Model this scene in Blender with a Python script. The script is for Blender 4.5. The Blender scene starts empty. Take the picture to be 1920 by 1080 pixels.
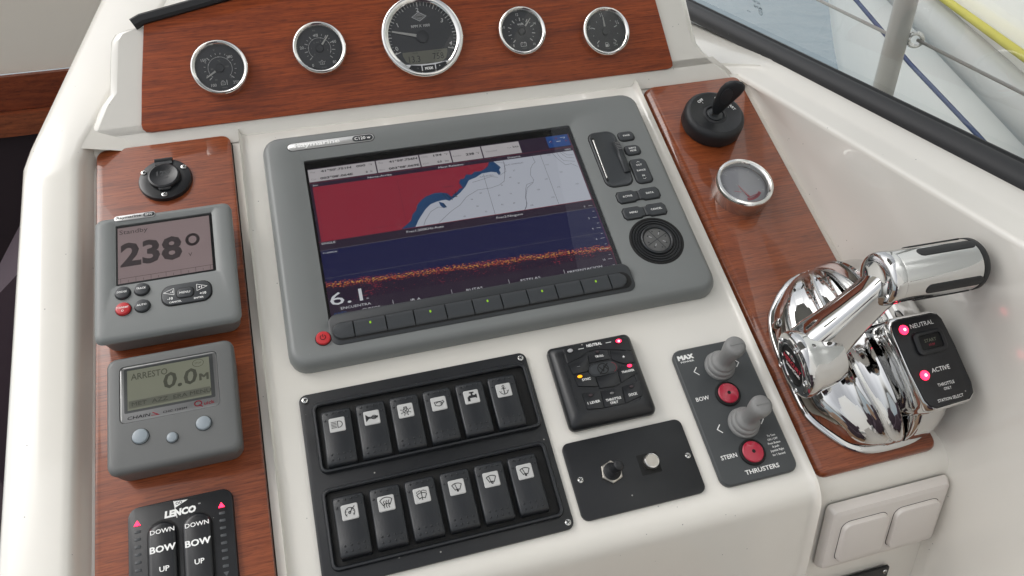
import bpy, bmesh, math, random
from mathutils import Matrix, Vector
random.seed(7)
sc = bpy.context.scene
R = math.radians

# ------------------------------------------------------------------ frames
# all lengths in the builders are millimetres; the console face is a plane tilted 26 degrees
Z0 = 2000.0                                    # helm height above the water
F0 = Matrix.Translation((0, 0, Z0)) @ Matrix.Rotation(R(26), 4, 'X')          # console face
F1 = F0 @ Matrix.Translation((0, 556, 0)) @ Matrix.Rotation(R(30), 4, 'X')    # gauge panel
F2 = F0 @ Matrix.Translation((0, 88, 0)) @ Matrix.Rotation(R(60), 4, 'X')     # lower front face
FW = Matrix.Translation((0, 0, Z0))                                            # level frame

# ------------------------------------------------------------------ camera
RC = Matrix(((0.96354328, -0.25065661, 0.09357138), (0.17212607, 0.84848482, 0.50044593), (-0.20483398, -0.46609524, 0.86069638)))
FPX = 1426.108
cam_m = F0 @ Matrix.Translation((0, 0, 600)) @ RC.transposed().to_4x4()
cd = bpy.data.cameras.new('camera'); cam = bpy.data.objects.new('camera', cd); sc.collection.objects.link(cam)
mm = cam_m.copy(); mm.translation = mm.translation * 0.001; cam.matrix_world = mm
cd.sensor_width = 36; cd.lens = FPX / 1920 * 36; cd.clip_start = 0.01; cd.clip_end = 500
sc.camera = cam

# ------------------------------------------------------------------ world and sun
SUN_EL, SUN_AZ = 55, -68      # azimuth measured from +Y (bow) towards +X
w = bpy.data.worlds.new("World"); sc.world = w; w.use_nodes = True
nt = w.node_tree; nt.nodes.clear()
sky = nt.nodes.new('ShaderNodeTexSky'); sky.sky_type = 'NISHITA'; sky.sun_disc = False
sky.sun_elevation = R(SUN_EL); sky.sun_rotation = R(SUN_AZ); sky.dust_density = 4.0; sky.air_density = 1.0
hs = nt.nodes.new('ShaderNodeHueSaturation'); hs.inputs['Saturation'].default_value = 0.16
bg = nt.nodes.new('ShaderNodeBackground'); bg.inputs['Strength'].default_value = 0.15
wo = nt.nodes.new('ShaderNodeOutputWorld')
nt.links.new(sky.outputs[0], hs.inputs['Color']); nt.links.new(hs.outputs[0], bg.inputs[0]); nt.links.new(bg.outputs[0], wo.inputs[0])
sd = bpy.data.lights.new('sun', 'SUN'); sd.energy = .4; sd.angle = R(40); sd.color = (1.0, 0.965, 0.91)
so = bpy.data.objects.new('sun', sd); sc.collection.objects.link(so)
dv = Vector((math.sin(R(SUN_AZ)) * math.cos(R(SUN_EL)), math.cos(R(SUN_AZ)) * math.cos(R(SUN_EL)), math.sin(R(SUN_EL))))
so.rotation_euler = dv.to_track_quat('Z', 'Y').to_euler()
so.location = (1, 2, 5)
sc.view_settings.view_transform = 'Standard'; sc.view_settings.look = 'None'
sc.view_settings.exposure = 0.46; sc.view_settings.gamma = 1
sc.render.film_transparent = False
sc.cycles.caustics_reflective = False; sc.cycles.caustics_refractive = False

# ------------------------------------------------------------------ materials
MATS = {}
def srgb(r, g, b):
    f = lambda c: (c / 255 / 12.92) if c / 255 <= .04045 else ((c / 255 + .055) / 1.055) ** 2.4
    return (f(r), f(g), f(b), 1)
def mat(name, col=(.5, .5, .5), rough=.4, metal=0, coat=0, coat_r=.05, emit=None, es=1, bump=0, bscale=400, var=0, spec=.5, rvar=0, dust=0):
    m = bpy.data.materials.new(name); m.use_nodes = True; MATS[name] = m
    n = m.node_tree.nodes; l = m.node_tree.links; p = n['Principled BSDF']
    if len(col) == 3: col = (*col, 1)
    p.inputs['Base Color'].default_value = col; p.inputs['Roughness'].default_value = rough
    p.inputs['Metallic'].default_value = metal; p.inputs['Coat Weight'].default_value = coat
    p.inputs['Coat Roughness'].default_value = coat_r; p.inputs['Specular IOR Level'].default_value = spec
    if emit:
        p.inputs['Emission Color'].default_value = (*emit[:3], 1); p.inputs['Emission Strength'].default_value = es
    tc = n.new('ShaderNodeTexCoord')
    if bump:
        nz = n.new('ShaderNodeTexNoise'); nz.inputs['Scale'].default_value = bscale; nz.inputs['Detail'].default_value = 3
        l.new(tc.outputs['Object'], nz.inputs['Vector'])
        bp = n.new('ShaderNodeBump'); bp.inputs['Strength'].default_value = bump; bp.inputs['Distance'].default_value = .0005
        l.new(nz.outputs[0], bp.inputs['Height']); l.new(bp.outputs[0], p.inputs['Normal'])
    if var:
        nz = n.new('ShaderNodeTexNoise'); nz.inputs['Scale'].default_value = 18; nz.inputs['Detail'].default_value = 6
        l.new(tc.outputs['Object'], nz.inputs['Vector'])
        mx = n.new('ShaderNodeMix'); mx.data_type = 'RGBA'
        mx.inputs[6].default_value = (*[c * (1 - var) for c in col[:3]], 1); mx.inputs[7].default_value = (*[min(1, c * (1 + var)) for c in col[:3]], 1)
        l.new(nz.outputs[0], mx.inputs[0]); l.new(mx.outputs[2], p.inputs['Base Color'])
        last = mx.outputs[2]
    if rvar:
        nz = n.new('ShaderNodeTexNoise'); nz.inputs['Scale'].default_value = 45; nz.inputs['Detail'].default_value = 8
        l.new(tc.outputs['Object'], nz.inputs['Vector'])
        mr = n.new('ShaderNodeMapRange'); mr.inputs[1].default_value = .3; mr.inputs[2].default_value = .75
        mr.inputs[3].default_value = max(.01, rough - rvar); mr.inputs[4].default_value = rough + rvar
        l.new(nz.outputs[0], mr.inputs[0]); l.new(mr.outputs[0], p.inputs['Roughness'])
    if dust:      # scattered specks of dust and salt
        vo = n.new('ShaderNodeTexVoronoi'); vo.inputs['Scale'].default_value = 130
        l.new(tc.outputs['Object'], vo.inputs['Vector'])
        m2 = n.new('ShaderNodeMath'); m2.operation = 'LESS_THAN'; m2.inputs[1].default_value = dust
        l.new(vo.outputs['Distance'], m2.inputs[0])
        sp = n.new('ShaderNodeSeparateColor'); l.new(vo.outputs['Color'], sp.inputs[0])
        m3 = n.new('ShaderNodeMath'); m3.operation = 'GREATER_THAN'; m3.inputs[1].default_value = .86; l.new(sp.outputs[0], m3.inputs[0])
        m4 = n.new('ShaderNodeMath'); m4.operation = 'MULTIPLY'; l.new(m2.outputs[0], m4.inputs[0]); l.new(m3.outputs[0], m4.inputs[1])
        mx2 = n.new('ShaderNodeMix'); mx2.data_type = 'RGBA'; mx2.inputs[7].default_value = (.35, .34, .32, 1)
        if var: l.new(last, mx2.inputs[6])
        else: mx2.inputs[6].default_value = col
        l.new(m4.outputs[0], mx2.inputs[0]); l.new(mx2.outputs[2], p.inputs['Base Color'])
    return m

def wood(name, dark, mid, light, coat=.6, croug=.04):
    m = bpy.data.materials.new(name); m.use_nodes = True; MATS[name] = m
    n = m.node_tree.nodes; l = m.node_tree.links; p = n['Principled BSDF']
    tc = n.new('ShaderNodeTexCoord')
    def noise(scale, detail, rough=.5, dist=0):
        mp = n.new('ShaderNodeMapping'); mp.inputs['Scale'].default_value = scale; l.new(tc.outputs['Object'], mp.inputs[0])
        z = n.new('ShaderNodeTexNoise'); z.inputs['Scale'].default_value = 1; z.inputs['Detail'].default_value = detail
        z.inputs['Roughness'].default_value = rough; z.inputs['Distortion'].default_value = dist
        l.new(mp.outputs[0], z.inputs['Vector']); return z.outputs[0]
    broad = noise((2.2, 55, 20), 4, .55, .25); fine = noise((26, 720, 200), 5, .6, .1); pore = noise((95, 1500, 400), 2, .5)
    a = n.new('ShaderNodeMath'); a.operation = 'MULTIPLY_ADD'; a.inputs[1].default_value = .32; l.new(broad, a.inputs[0])
    b = n.new('ShaderNodeMath'); b.operation = 'MULTIPLY'; b.inputs[1].default_value = .68; l.new(fine, b.inputs[0]); l.new(b.outputs[0], a.inputs[2])
    cr = n.new('ShaderNodeValToRGB'); e = cr.color_ramp.elements
    e[0].position = .33; e[0].color = (*dark, 1); e[1].position = .68; e[1].color = (*light, 1)
    x = e.new(.5); x.color = (*mid, 1); l.new(a.outputs[0], cr.inputs[0])
    pr = n.new('ShaderNodeMapRange'); pr.inputs[1].default_value = .56; pr.inputs[2].default_value = .68; l.new(pore, pr.inputs[0])
    pm = n.new('ShaderNodeMath'); pm.operation = 'MULTIPLY'; pm.inputs[1].default_value = .5; l.new(pr.outputs[0], pm.inputs[0])
    mx = n.new('ShaderNodeMix'); mx.data_type = 'RGBA'; l.new(pm.outputs[0], mx.inputs[0]); l.new(cr.outputs[0], mx.inputs[6])
    mx.inputs[7].default_value = (*[c * .4 for c in dark], 1); l.new(mx.outputs[2], p.inputs['Base Color'])
    p.inputs['Roughness'].default_value = .45; p.inputs['Coat Weight'].default_value = coat; p.inputs['Coat Roughness'].default_value = croug
    p.inputs['Specular IOR Level'].default_value = .3
    return m

def glass(name, tint=(1, 1, 1), rough=0.0, refl=1.0, opaque=None):
    m = bpy.data.materials.new(name); m.use_nodes = True; MATS[name] = m
    n = m.node_tree.nodes; l = m.node_tree.links; n.clear()
    o = n.new('ShaderNodeOutputMaterial'); t = n.new('ShaderNodeBsdfTransparent'); t.inputs[0].default_value = (*tint, 1)
    g = n.new('ShaderNodeBsdfGlossy'); g.inputs['Roughness'].default_value = rough; g.inputs['Color'].default_value = (refl, refl, refl, 1)
    f = n.new('ShaderNodeFresnel'); f.inputs[0].default_value = 1.5
    mx = n.new('ShaderNodeMixShader'); l.new(f.outputs[0], mx.inputs[0]); l.new(t.outputs[0], mx.inputs[1]); l.new(g.outputs[0], mx.inputs[2])
    l.new(mx.outputs[0], o.inputs[0]); return m

mat('gelcoat', (.77, .745, .685), .24, coat=.75, coat_r=.07, var=.025, dust=.07)
mat('gelcoat_plain', (.72, .70, .64), .3, coat=.4, coat_r=.1, var=.02)
mat('white_plastic', (.66, .63, .58), .42, bump=.05)
mat('switch_white', (.70, .66, .62), .38, bump=.05)
wood('mahogany', (.12, .018, .003), (.27, .047, .007), (.41, .083, .014), .25)
wood('mahogany_dark', (.11, .018, .004), (.20, .038, .009), (.27, .058, .013), .3)
wood('mahogany_light', (.125, .026, .007), (.24, .055, .016), (.34, .09, .026), .7)
mat('wood_edge', (.13, .035, .010), .25, coat=1, var=.3)
mat('grey_shell', (.185, .195, .192), .42, bump=.12, bscale=1500, var=.04, dust=.03)
mat('grey_shell_light', (.155, .165, .165), .38, bump=.10, bscale=1500, var=.04)
mat('grey_shell_dark', (.12, .124, .122), .42, bump=.1, bscale=1500, var=.04)
mat('charcoal', (.022, .025, .028), .42, bump=.08, bscale=1500)
mat('charcoal_key', (.035, .039, .043), .45, bump=.08, bscale=1500)
mat('black_plastic', (.010, .011, .013), .32, bump=.08, bscale=1200, dust=.03)
mat('black_satin', (.008, .009, .011), .38, bump=.15, bscale=2200, dust=.085, rvar=.08)
mat('black_rubber', (.012, .013, .015), .5, bump=.1, bscale=900, dust=.04)
mat('rocker_black', (.012, .014, .017), .36, bump=.25, bscale=2500, dust=.07, rvar=.06)
mat('gap_black', (.002, .002, .002), .7)
mat('tile_grey', (.50, .50, .49), .35, var=.06)
mat('rubber_grey', (.24, .24, .235), .55, bump=.1, bscale=1200, var=.05)
mat('panel_grey', (.055, .060, .063), .42, bump=.1, bscale=1800, var=.05)
mat('chrome', (.66, .66, .655), .05, metal=1, rvar=.03)
mat('chrome_gauge', (.80, .79, .76), .09, metal=1, rvar=.05)
mat('chrome_dull', (.70, .69, .66), .20, metal=1, rvar=.12, bump=.15, bscale=300)
mat('dark_roof', (.36, .345, .325), .8)  # unseen roof, darkened for contrast in the screen and chrome reflections
mat('hub_grey', (.10, .10, .098), .5, bump=.4, bscale=700, var=.4)
mat('sky_haze_dial', (.60, .60, .64), .4, var=.2)  # pale because the sky haze on the lens is put into the dial colour
mat('teak', (.17, .10, .055), .6, var=.3)
mat('nickel', (.50, .47, .42), .35, metal=1, rvar=.1, bump=.4, bscale=900)
mat('steel', (.6, .6, .58), .22, metal=1, rvar=.08)
mat('aluminium_matt', (.55, .55, .54), .45, metal=.4)
mat('dial_face', (.065, .068, .072), .55)  # grey level includes reflections of the gauge glass, put into the dial colour
mat('dial_cap', (.05, .052, .055), .5)
mat('print_white', (.88, .88, .86), .5)
mat('print_grey', (.35, .35, .34), .5)
mat('print_black', (.008, .008, .009), .5)
mat('print_red', (.62, .04, .07), .4)
mat('needle_white', (.75, .74, .70), .4)
mat('needle_pink', (.75, .18, .22), .4)
mat('badge_silver', (.62, .62, .61), .28, metal=.7)
mat('button_red', (.50, .025, .03), .4)
mat('button_crimson', (.42, .012, .04), .35, coat=.5)
mat('button_pale', (.26, .30, .33), .35)
mat('led_off', (.16, .16, .16), .3)
mat('led_dull', (.05, .035, .04), .3)
mat('led_clear', (.45, .45, .46), .2)
mat('led_slot', (.06, .065, .07), .4)
mat('led_red', (.4, .0, .02), .3, emit=(1, .02, .07), es=3.2)
mat('led_red_core', (.6, .1, .1), .3, emit=(1, .35, .38), es=3.0)
mat('led_amber', (.5, .2, .0), .3, emit=(1, .36, .01), es=1.2)
mat('led_green', (.1, .3, .0), .3, emit=(.45, .75, .03), es=.28)
mat('blue_fabric', (.02, .06, .14), .6, var=.2)
mat('rope_blue', (.03, .05, .12), .7)
mat('rope_yellow', (.40, .37, .06), .6, var=.1)
mat('wire', (.33, .32, .30), .4, metal=.5)
mat('cabin_cream', (.80, .74, .65), .6)
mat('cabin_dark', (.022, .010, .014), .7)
mat('cushion_dark', (.045, .028, .040), .8)
mat('hull_white', (.90, .885, .84), .3, coat=.4, var=.03)
mat('grey_tube', (.36, .37, .36), .35)
mat('etched', (.06, .09, .11), .6)
mat('water', (.17, .225, .25), .15, bump=.0)
mat('lcd_pink', (.32, .262, .262), .35, emit=(.30, .22, .22), es=.3)
mat('lcd_pink_ink', (.12, .10, .105), .5)
mat('lcd_pink_dark', (.165, .135, .14), .5)
mat('lcd_green', (.40, .41, .32), .4, emit=(.2, .21, .13), es=.15)
mat('lcd_green_ink', (.17, .178, .13), .5)
mat('lcd_green_band', (.31, .32, .25), .5)
mat('lcd_rpm', (.24, .24, .18), .4)
mat('lcd_rpm_ink', (.03, .03, .024), .5)
mat('plate_silver', (.40, .40, .395), .35, metal=.3)
mat('screen_black', (.004, .004, .006), .25)
def scr(name, rgb, s=1.0): return mat(name, (.01, .01, .012), .5, emit=srgb(*rgb)[:3], es=s * .52)
scr('map_red', (138, 36, 54)); scr('map_blue', (28, 64, 104)); scr('map_white', (176, 180, 190)); scr('map_line', (70, 70, 82))
scr('ui_dark', (40, 26, 46)); scr('ui_box', (176, 172, 174)); scr('ui_white', (205, 208, 212)); scr('ui_black', (20, 20, 26))
scr('ui_blue', (24, 66, 128)); scr('ui_redline', (120, 30, 50)); scr('ui_grey', (112, 110, 114)); scr('ui_sky', (40, 90, 150))
glass('clear_glass'); glass('window_glass', (.93, .95, .95)); glass('gauge_glass', (.92, .92, .92))
# sonar trace: printed picture of the screen (bottom echo band and speckle)
def sonar():
    m = mat('sonar', (.01, .01, .012), .5, emit=(1, 1, 1)); n = m.node_tree.nodes; l = m.node_tree.links; p = n['Principled BSDF']
    tc = n.new('ShaderNodeTexCoord'); sp = n.new('ShaderNodeSeparateXYZ'); l.new(tc.outputs['Object'], sp.inputs[0])
    def M(op, a, b=None, c=None):
        x = n.new('ShaderNodeMath'); x.operation = op
        for i, q in enumerate((a, b, c)):
            if q is None: continue
            if isinstance(q, (int, float)): x.inputs[i].default_value = q
            else: l.new(q, x.inputs[i])
        return x.outputs[0]
    def N(scale, det=2, rough=.5):
        mp = n.new('ShaderNodeMapping'); mp.inputs['Scale'].default_value = scale; l.new(tc.outputs['Object'], mp.inputs[0])
        z = n.new('ShaderNodeTexNoise'); z.inputs['Scale'].default_value = 1; z.inputs['Detail'].default_value = det; z.inputs['Roughness'].default_value = rough
        l.new(mp.outputs[0], z.inputs['Vector']); return z.outputs[0]
    wob = N((60, 1, 1), 4)
    line = M('ADD', M('MULTIPLY', sp.outputs[0], SON_SLOPE), SON_Y0)
    d = M('SUBTRACT', sp.outputs[1], M('ADD', line, M('MULTIPLY', M('SUBTRACT', wob, .5), .006)))
    ad = M('ABSOLUTE', d)
    speck = N((480, 1000, 1), 2, .6); speck2 = N((420, 800, 1), 2, .6); blob = N((45, 60, 1), 2)
    band = M('SUBTRACT', 1, M('DIVIDE', ad, .0022))
    v = M('ADD', M('MULTIPLY', M('MAXIMUM', band, -1.5), .30), M('ADD', M('MULTIPLY', M('SUBTRACT', speck, .5), 4.2), .38))
    cr = n.new('ShaderNodeValToRGB'); e = cr.color_ramp.elements
    e[0].position = .50; e[0].color = srgb(20, 20, 62); e[1].position = .97; e[1].color = srgb(190, 170, 80)
    for pos, c in ((.56, (100, 20, 46)), (.68, (150, 32, 48)), (.84, (185, 48, 46)), (.93, (190, 90, 50))):
        x = e.new(pos); x.color = srgb(*c)
    l.new(v, cr.inputs[0])
    below = M('LESS_THAN', d, 0)
    sv = M('MULTIPLY', M('MULTIPLY', M('GREATER_THAN', M('ADD', speck2, M('MULTIPLY', M('SUBTRACT', blob, .5), .35)), .64), below), M('GREATER_THAN', d, -.032))
    bgc = n.new('ShaderNodeMix'); bgc.data_type = 'RGBA'; l.new(below, bgc.inputs[0]); bgc.inputs[6].default_value = srgb(18, 20, 66); bgc.inputs[7].default_value = srgb(28, 12, 40)
    c2 = n.new('ShaderNodeMix'); c2.data_type = 'RGBA'; l.new(sv, c2.inputs[0]); l.new(bgc.outputs[2], c2.inputs[6]); c2.inputs[7].default_value = srgb(140, 36, 56)
    c3 = n.new('ShaderNodeMix'); c3.data_type = 'RGBA'; l.new(M('MULTIPLY', M('GREATER_THAN', v, .53), M('GREATER_THAN', band, -.75)), c3.inputs[0]); l.new(c2.outputs[2], c3.inputs[6]); l.new(cr.outputs[0], c3.inputs[7])
    l.new(c3.outputs[2], p.inputs['Emission Color']); p.inputs['Emission Strength'].default_value = .52

# water surface gets wave bump
def fix_water():
    m = MATS['water']; n = m.node_tree.nodes; l = m.node_tree.links; p = n['Principled BSDF']
    tc = n.new('ShaderNodeTexCoord'); z = n.new('ShaderNodeTexNoise'); z.inputs['Scale'].default_value = 3; z.inputs['Detail'].default_value = 5
    l.new(tc.outputs['Object'], z.inputs['Vector']); b = n.new('ShaderNodeBump'); b.inputs['Strength'].default_value = .35; b.inputs['Distance'].default_value = .06
    l.new(z.outputs[0], b.inputs['Height']); l.new(b.outputs[0], p.inputs['Normal'])
fix_water()

# ------------------------------------------------------------------ mesh builder
def hit(F, x, y, h=0):
    """point on the plane z=h of frame F seen at photo pixel (x, y), in F's millimetres"""
    c = F.inverted() @ cam_m.translation
    d = (F.inverted() @ cam_m).to_3x3() @ Vector((x - 960, 540 - y, -FPX))
    t = (h - c.z) / d.z
    return (c.x + d.x * t, c.y + d.y * t)
TXT = {}
def text_mesh(s, bold):
    k = (s, bold)
    if k not in TXT:
        cu = bpy.data.curves.new('text', 'FONT'); cu.body = s; cu.size = 1; cu.offset = bold; cu.resolution_u = 2; cu.align_x = 'CENTER'; cu.align_y = 'CENTER'
        o = bpy.data.objects.new('text', cu)
        me = bpy.data.meshes.new_from_object(o)
        vs = [v.co.copy() for v in me.vertices]; fs = [tuple(p.vertices) for p in me.polygons]
        bpy.data.objects.remove(o); bpy.data.meshes.remove(me)
        if vs:
            x0 = min(v.x for v in vs); x1 = max(v.x for v in vs); y0 = min(v.y for v in vs); y1 = max(v.y for v in vs)
            vs = [(v.x - (x0 + x1) / 2, v.y - (y0 + y1) / 2) for v in vs]
            TXT[k] = (vs, fs, x1 - x0, y1 - y0)
        else: TXT[k] = ([], [], 1, 1)
    return TXT[k]
def rr(cx, cy, w, h, r, n=5):
    r = max(.01, min(r, w / 2 - .001, h / 2 - .001)); p = []
    for k, (sx, sy) in enumerate(((1, 1), (-1, 1), (-1, -1), (1, -1))):
        ox = cx + sx * (w / 2 - r); oy = cy + sy * (h / 2 - r)
        for i in range(n + 1):
            a = R(90 * k + 90 * i / n); p.append((ox + r * math.cos(a), oy + r * math.sin(a)))
    return p
class MB:
    def __init__(s): s.v = []; s.f = []; s.m = []; s.cur = 0; s.mats = []; s.T = Matrix.Identity(4)
    def mat(s, name):
        if name not in s.mats: s.mats.append(name)
        s.cur = s.mats.index(name); return s
    def at(s, x=0, y=0, z=0, rx=0, ry=0, rz=0):
        s.T = Matrix.Translation((x, y, z)) @ Matrix.Rotation(R(rz), 4, 'Z') @ Matrix.Rotation(R(ry), 4, 'Y') @ Matrix.Rotation(R(rx), 4, 'X'); return s
    def add(s, vs, fs):
        b = len(s.v); s.v += [s.T @ Vector(q) for q in vs]
        s.f += [tuple(b + i for i in f) for f in fs]; s.m += [s.cur] * len(fs); return s
    def loft(s, rings, c0=False, c1=True, closed=True):
        n = len(rings[0]); vs = [q for r in rings for q in r]; fs = []
        for k in range(len(rings) - 1):
            for i in range(n if closed else n - 1):
                j = (i + 1) % n; fs.append((k * n + i, k * n + j, (k + 1) * n + j, (k + 1) * n + i))
        if c0: fs.append(tuple(reversed(range(n))))
        if c1: fs.append(tuple((len(rings) - 1) * n + i for i in range(n)))
        return s.add(vs, fs)
    def rl(s, specs, c0=False, c1=True, n=5):      # loft of rounded rectangles (cx,cy,w,h,r,z)
        return s.loft([[(x, y, q[5]) for x, y in rr(*q[:5], n)] for q in specs], c0, c1)
    def slab(s, cx, cy, w, h, r, z0, z1, b=1.0, n=5):
        return s.rl([(cx, cy, w, h, r, z0), (cx, cy, w, h, r, z1 - b), (cx, cy, w - .6 * b, h - .6 * b, r - .3 * b, z1 - .3 * b), (cx, cy, w - 2 * b, h - 2 * b, r - b, z1)], True, True, n)
    def lathe(s, prof, seg=40, cx=0, cy=0, c0=False, c1=False, sy=1):
        return s.loft([[(cx + r * math.cos(2 * math.pi * i / seg), cy + sy * r * math.sin(2 * math.pi * i / seg), z) for i in range(seg)] for r, z in prof], c0, c1)
    def poly(s, pts, z=0):
        return s.add([(x, y, z) for x, y in pts], [tuple(range(len(pts)))])
    def disc(s, cx, cy, r, z, seg=24, sy=1): return s.poly([(cx + r * math.cos(2 * math.pi * i / seg), cy + sy * r * math.sin(2 * math.pi * i / seg)) for i in range(seg)], z)
    def line(s, pts, w, z, closed=False):
        pts = [Vector(p[:2]) for p in pts]
        if closed: pts.append(pts[0])
        for a, b in zip(pts, pts[1:]):
            d = b - a
            if d.length < 1e-6: continue
            d.normalize(); o = Vector((-d.y, d.x)) * w / 2; e = d * w * .3
            q = [a - e + o, a - e - o, b + e - o, b + e + o]
            s.add([(p.x, p.y, z) for p in q], [(0, 1, 2, 3)])
        return s
    def arc(s, cx, cy, r, a0, a1, w, z, n=24, sy=1): return s.line([(cx + r * math.cos(R(a0 + (a1 - a0) * i / n)), cy + sy * r * math.sin(R(a0 + (a1 - a0) * i / n))) for i in range(n + 1)], w, z)
    def text(s, t, x, y, z, cap, rot=0, bold=.0, sx=1.0, width=None, align='C', skew=0):
        if bold and any(c in t for c in 'MWmw'):      # these glyphs fold over when thickened: lay shifted copies instead
            d = bold * cap / .7; ca, sa = math.cos(R(rot)), math.sin(R(rot))
            for i, (a, b) in enumerate(((-1, -.6), (0, 0), (1, .6), (-1, .6), (1, -.6))):
                s.text(t, x + (a * ca - b * sa) * d, y + (a * sa + b * ca) * d, z + .012 * i, cap, rot, 0, sx, width, align, skew)
            return s
        vs, fs, w0, h0 = text_mesh(t, bold)
        k = cap / .70; kx = k * sx
        if width: kx = width / w0
        ca, sa = math.cos(R(rot)), math.sin(R(rot)); ox = {'C': 0, 'L': w0 / 2 * kx, 'R': -w0 / 2 * kx}[align]
        out = []
        for a, b in vs:
            px, py = a * kx + ox + b * k * skew, b * k
            out.append((x + px * ca - py * sa, y + px * sa + py * ca, z))
        return s.add(out, fs)
    def box(s, x0, x1, y0, y1, z0, z1):
        return s.add([(x0, y0, z0), (x1, y0, z0), (x1, y1, z0), (x0, y1, z0), (x0, y0, z1), (x1, y0, z1), (x1, y1, z1), (x0, y1, z1)],
                     [(3, 2, 1, 0), (4, 5, 6, 7), (0, 1, 5, 4), (1, 2, 6, 5), (2, 3, 7, 6), (3, 0, 4, 7)])
    def tube(s, pts, r, seg=12, cap=True):
        pts = [Vector(p) for p in pts]; rings = []; prev = None
        for i, p in enumerate(pts):
            d = (pts[min(i + 1, len(pts) - 1)] - pts[max(i - 1, 0)]).normalized()
            u = d.orthogonal() if prev is None else (prev - d * prev.dot(d)); u.normalize(); prev = u; v = d.cross(u)
            rad = r[i] if isinstance(r, (list, tuple)) else r
            rings.append([tuple(p + (u * math.cos(2 * math.pi * k / seg) + v * math.sin(2 * math.pi * k / seg)) * rad) for k in range(seg)])
        return s.loft(rings, cap, cap)
    def ball(s, cx, cy, cz, r, sz=1, seg=12, rings=5, half=True):
        pr = [(r * math.cos(R(90 * i / rings)), cz + r * sz * math.sin(R(90 * i / rings))) for i in range(rings)] + [(r * .02, cz + r * sz)]
        if not half: pr = [(r * .02, cz - r * sz)] + [(r * math.cos(R(-90 + 90 * i / rings)), cz - r * sz * math.cos(R(90 * i / rings))) for i in range(1, rings)] + pr
        return s.lathe(pr, seg, cx, cy, False, True)
    def build(s, name, parent=None, smooth=True, F=None, angle=38):
        me = bpy.data.meshes.new(name); me.from_pydata([v * .001 for v in s.v], [], s.f)
        for q in s.mats: me.materials.append(MATS[q])
        me.polygons.foreach_set('material_index', s.m)
        bm = bmesh.new(); bm.from_mesh(me); bmesh.ops.recalc_face_normals(bm, faces=bm.faces); bm.to_mesh(me); bm.free()
        if smooth: me.shade_smooth(); me.set_sharp_from_angle(angle=R(angle))
        me.update(); o = bpy.data.objects.new(name, me); sc.collection.objects.link(o)
        if parent is not None: o.parent = parent
        if F is not None: o.matrix_world = mscale(F)
        return o
def mscale(F): m = F.copy(); m.translation = m.translation * .001; return m
def thing(name, label, cat, F, x=0, y=0, z=0, group=None, rz=0):
    o = bpy.data.objects.new(name, None); sc.collection.objects.link(o); o.empty_display_size = .01
    o.matrix_world = mscale(F @ Matrix.Translation((x, y, z)) @ Matrix.Rotation(R(rz), 4, 'Z'))
    o['label'] = label; o['category'] = cat
    if group: o['group'] = group
    return o
def tag(o, label=None, cat=None, group=None, kind=None):
    for k, q in (('label', label), ('category', cat), ('group', group), ('kind', kind)):
        if q: o[k] = q
    return o
def struct(o, label=None): o['kind'] = 'structure'; return tag(o, label)
def screw(parent, x, y, z, r=2.6, rot=20):
    m = MB().mat('steel'); m.lathe([(r * .9, -.2), (r, .4), (r * .9, 1.0), (r * .55, 1.45), (r * .3, 1.5)], 16, c1=True)
    m.mat('gap_black'); 
    for a in (rot, rot + 90):
        d = Vector((math.cos(R(a)), math.sin(R(a)))) * r * .55; m.line([(-d.x, -d.y), (d.x, d.y)], r * .26, 1.56)
    o = m.build('screw', parent); o.location = (x * .001, y * .001, z * .001); return o

# ================================================================== THE SETTING
def offset_profile(pts, d):
    """push a (v, h) polyline along its left normal"""
    out = []; P = [Vector(p) for p in pts]
    for i, p in enumerate(P):
        t = (P[min(i + 1, len(P) - 1)] - P[max(i - 1, 0)]).normalized(); out.append((p.x - t.y * d, p.y + t.x * d))
    return out
def face_profile(top, h, vf=88, r=12, low=420):
    """profile from the top of the face, round the fold, down the lower face"""
    p = [(top, h), (top - 60, h), (300, h), (200, h), (vf + r, h)]
    for i in range(1, 8):
        a = R(60 * i / 7); p.append((vf + r - r * 1.9 * math.sin(a), h - r * 1.9 * (1 - math.cos(a))))
    e = Vector(p[-1]); dn = Vector((-.5, -.866))
    for L in (20, 120, low): p.append(tuple(e + dn * L))
    return p
def extrude_u(m, prof_off, base):
    rings = []
    for u, off in prof_off:
        rings.append([(u, v, h) for v, h in offset_profile(base, off)])
    vs = [q for r in rings for q in r]; n = len(rings[0]); fs = []
    for k in range(len(rings) - 1):
        for i in range(n - 1): fs.append((k * n + i, (k + 1) * n + i, (k + 1) * n + i + 1, k * n + i + 1))
    return m.add(vs, fs)
con = MB().mat('gelcoat')
# base shell (recessed level) left, centre platform, right level
extrude_u(con, [(-226, 0), (-70, 0), (335, 0), (344, 0), (346, 0), (482, 0)], face_profile(553, -6))
base = face_profile(548, 0)
base = [(552, -7), (551, -3.4), (549.5, -1.2), (546.5, -.2)] + base[1:]
edge = [(0, -7), (.4, -4.6), (1.6, -2.4), (3.4, -.9), (6, 0)]
extrude_u(con, [(-80 + a, b) for a, b in edge] + [(343 - a, b) for a, b in reversed(edge)], base)
console = struct(con.build('console', F=F0, angle=50), 'cream gelcoat helm console with a raised centre panel')

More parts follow.
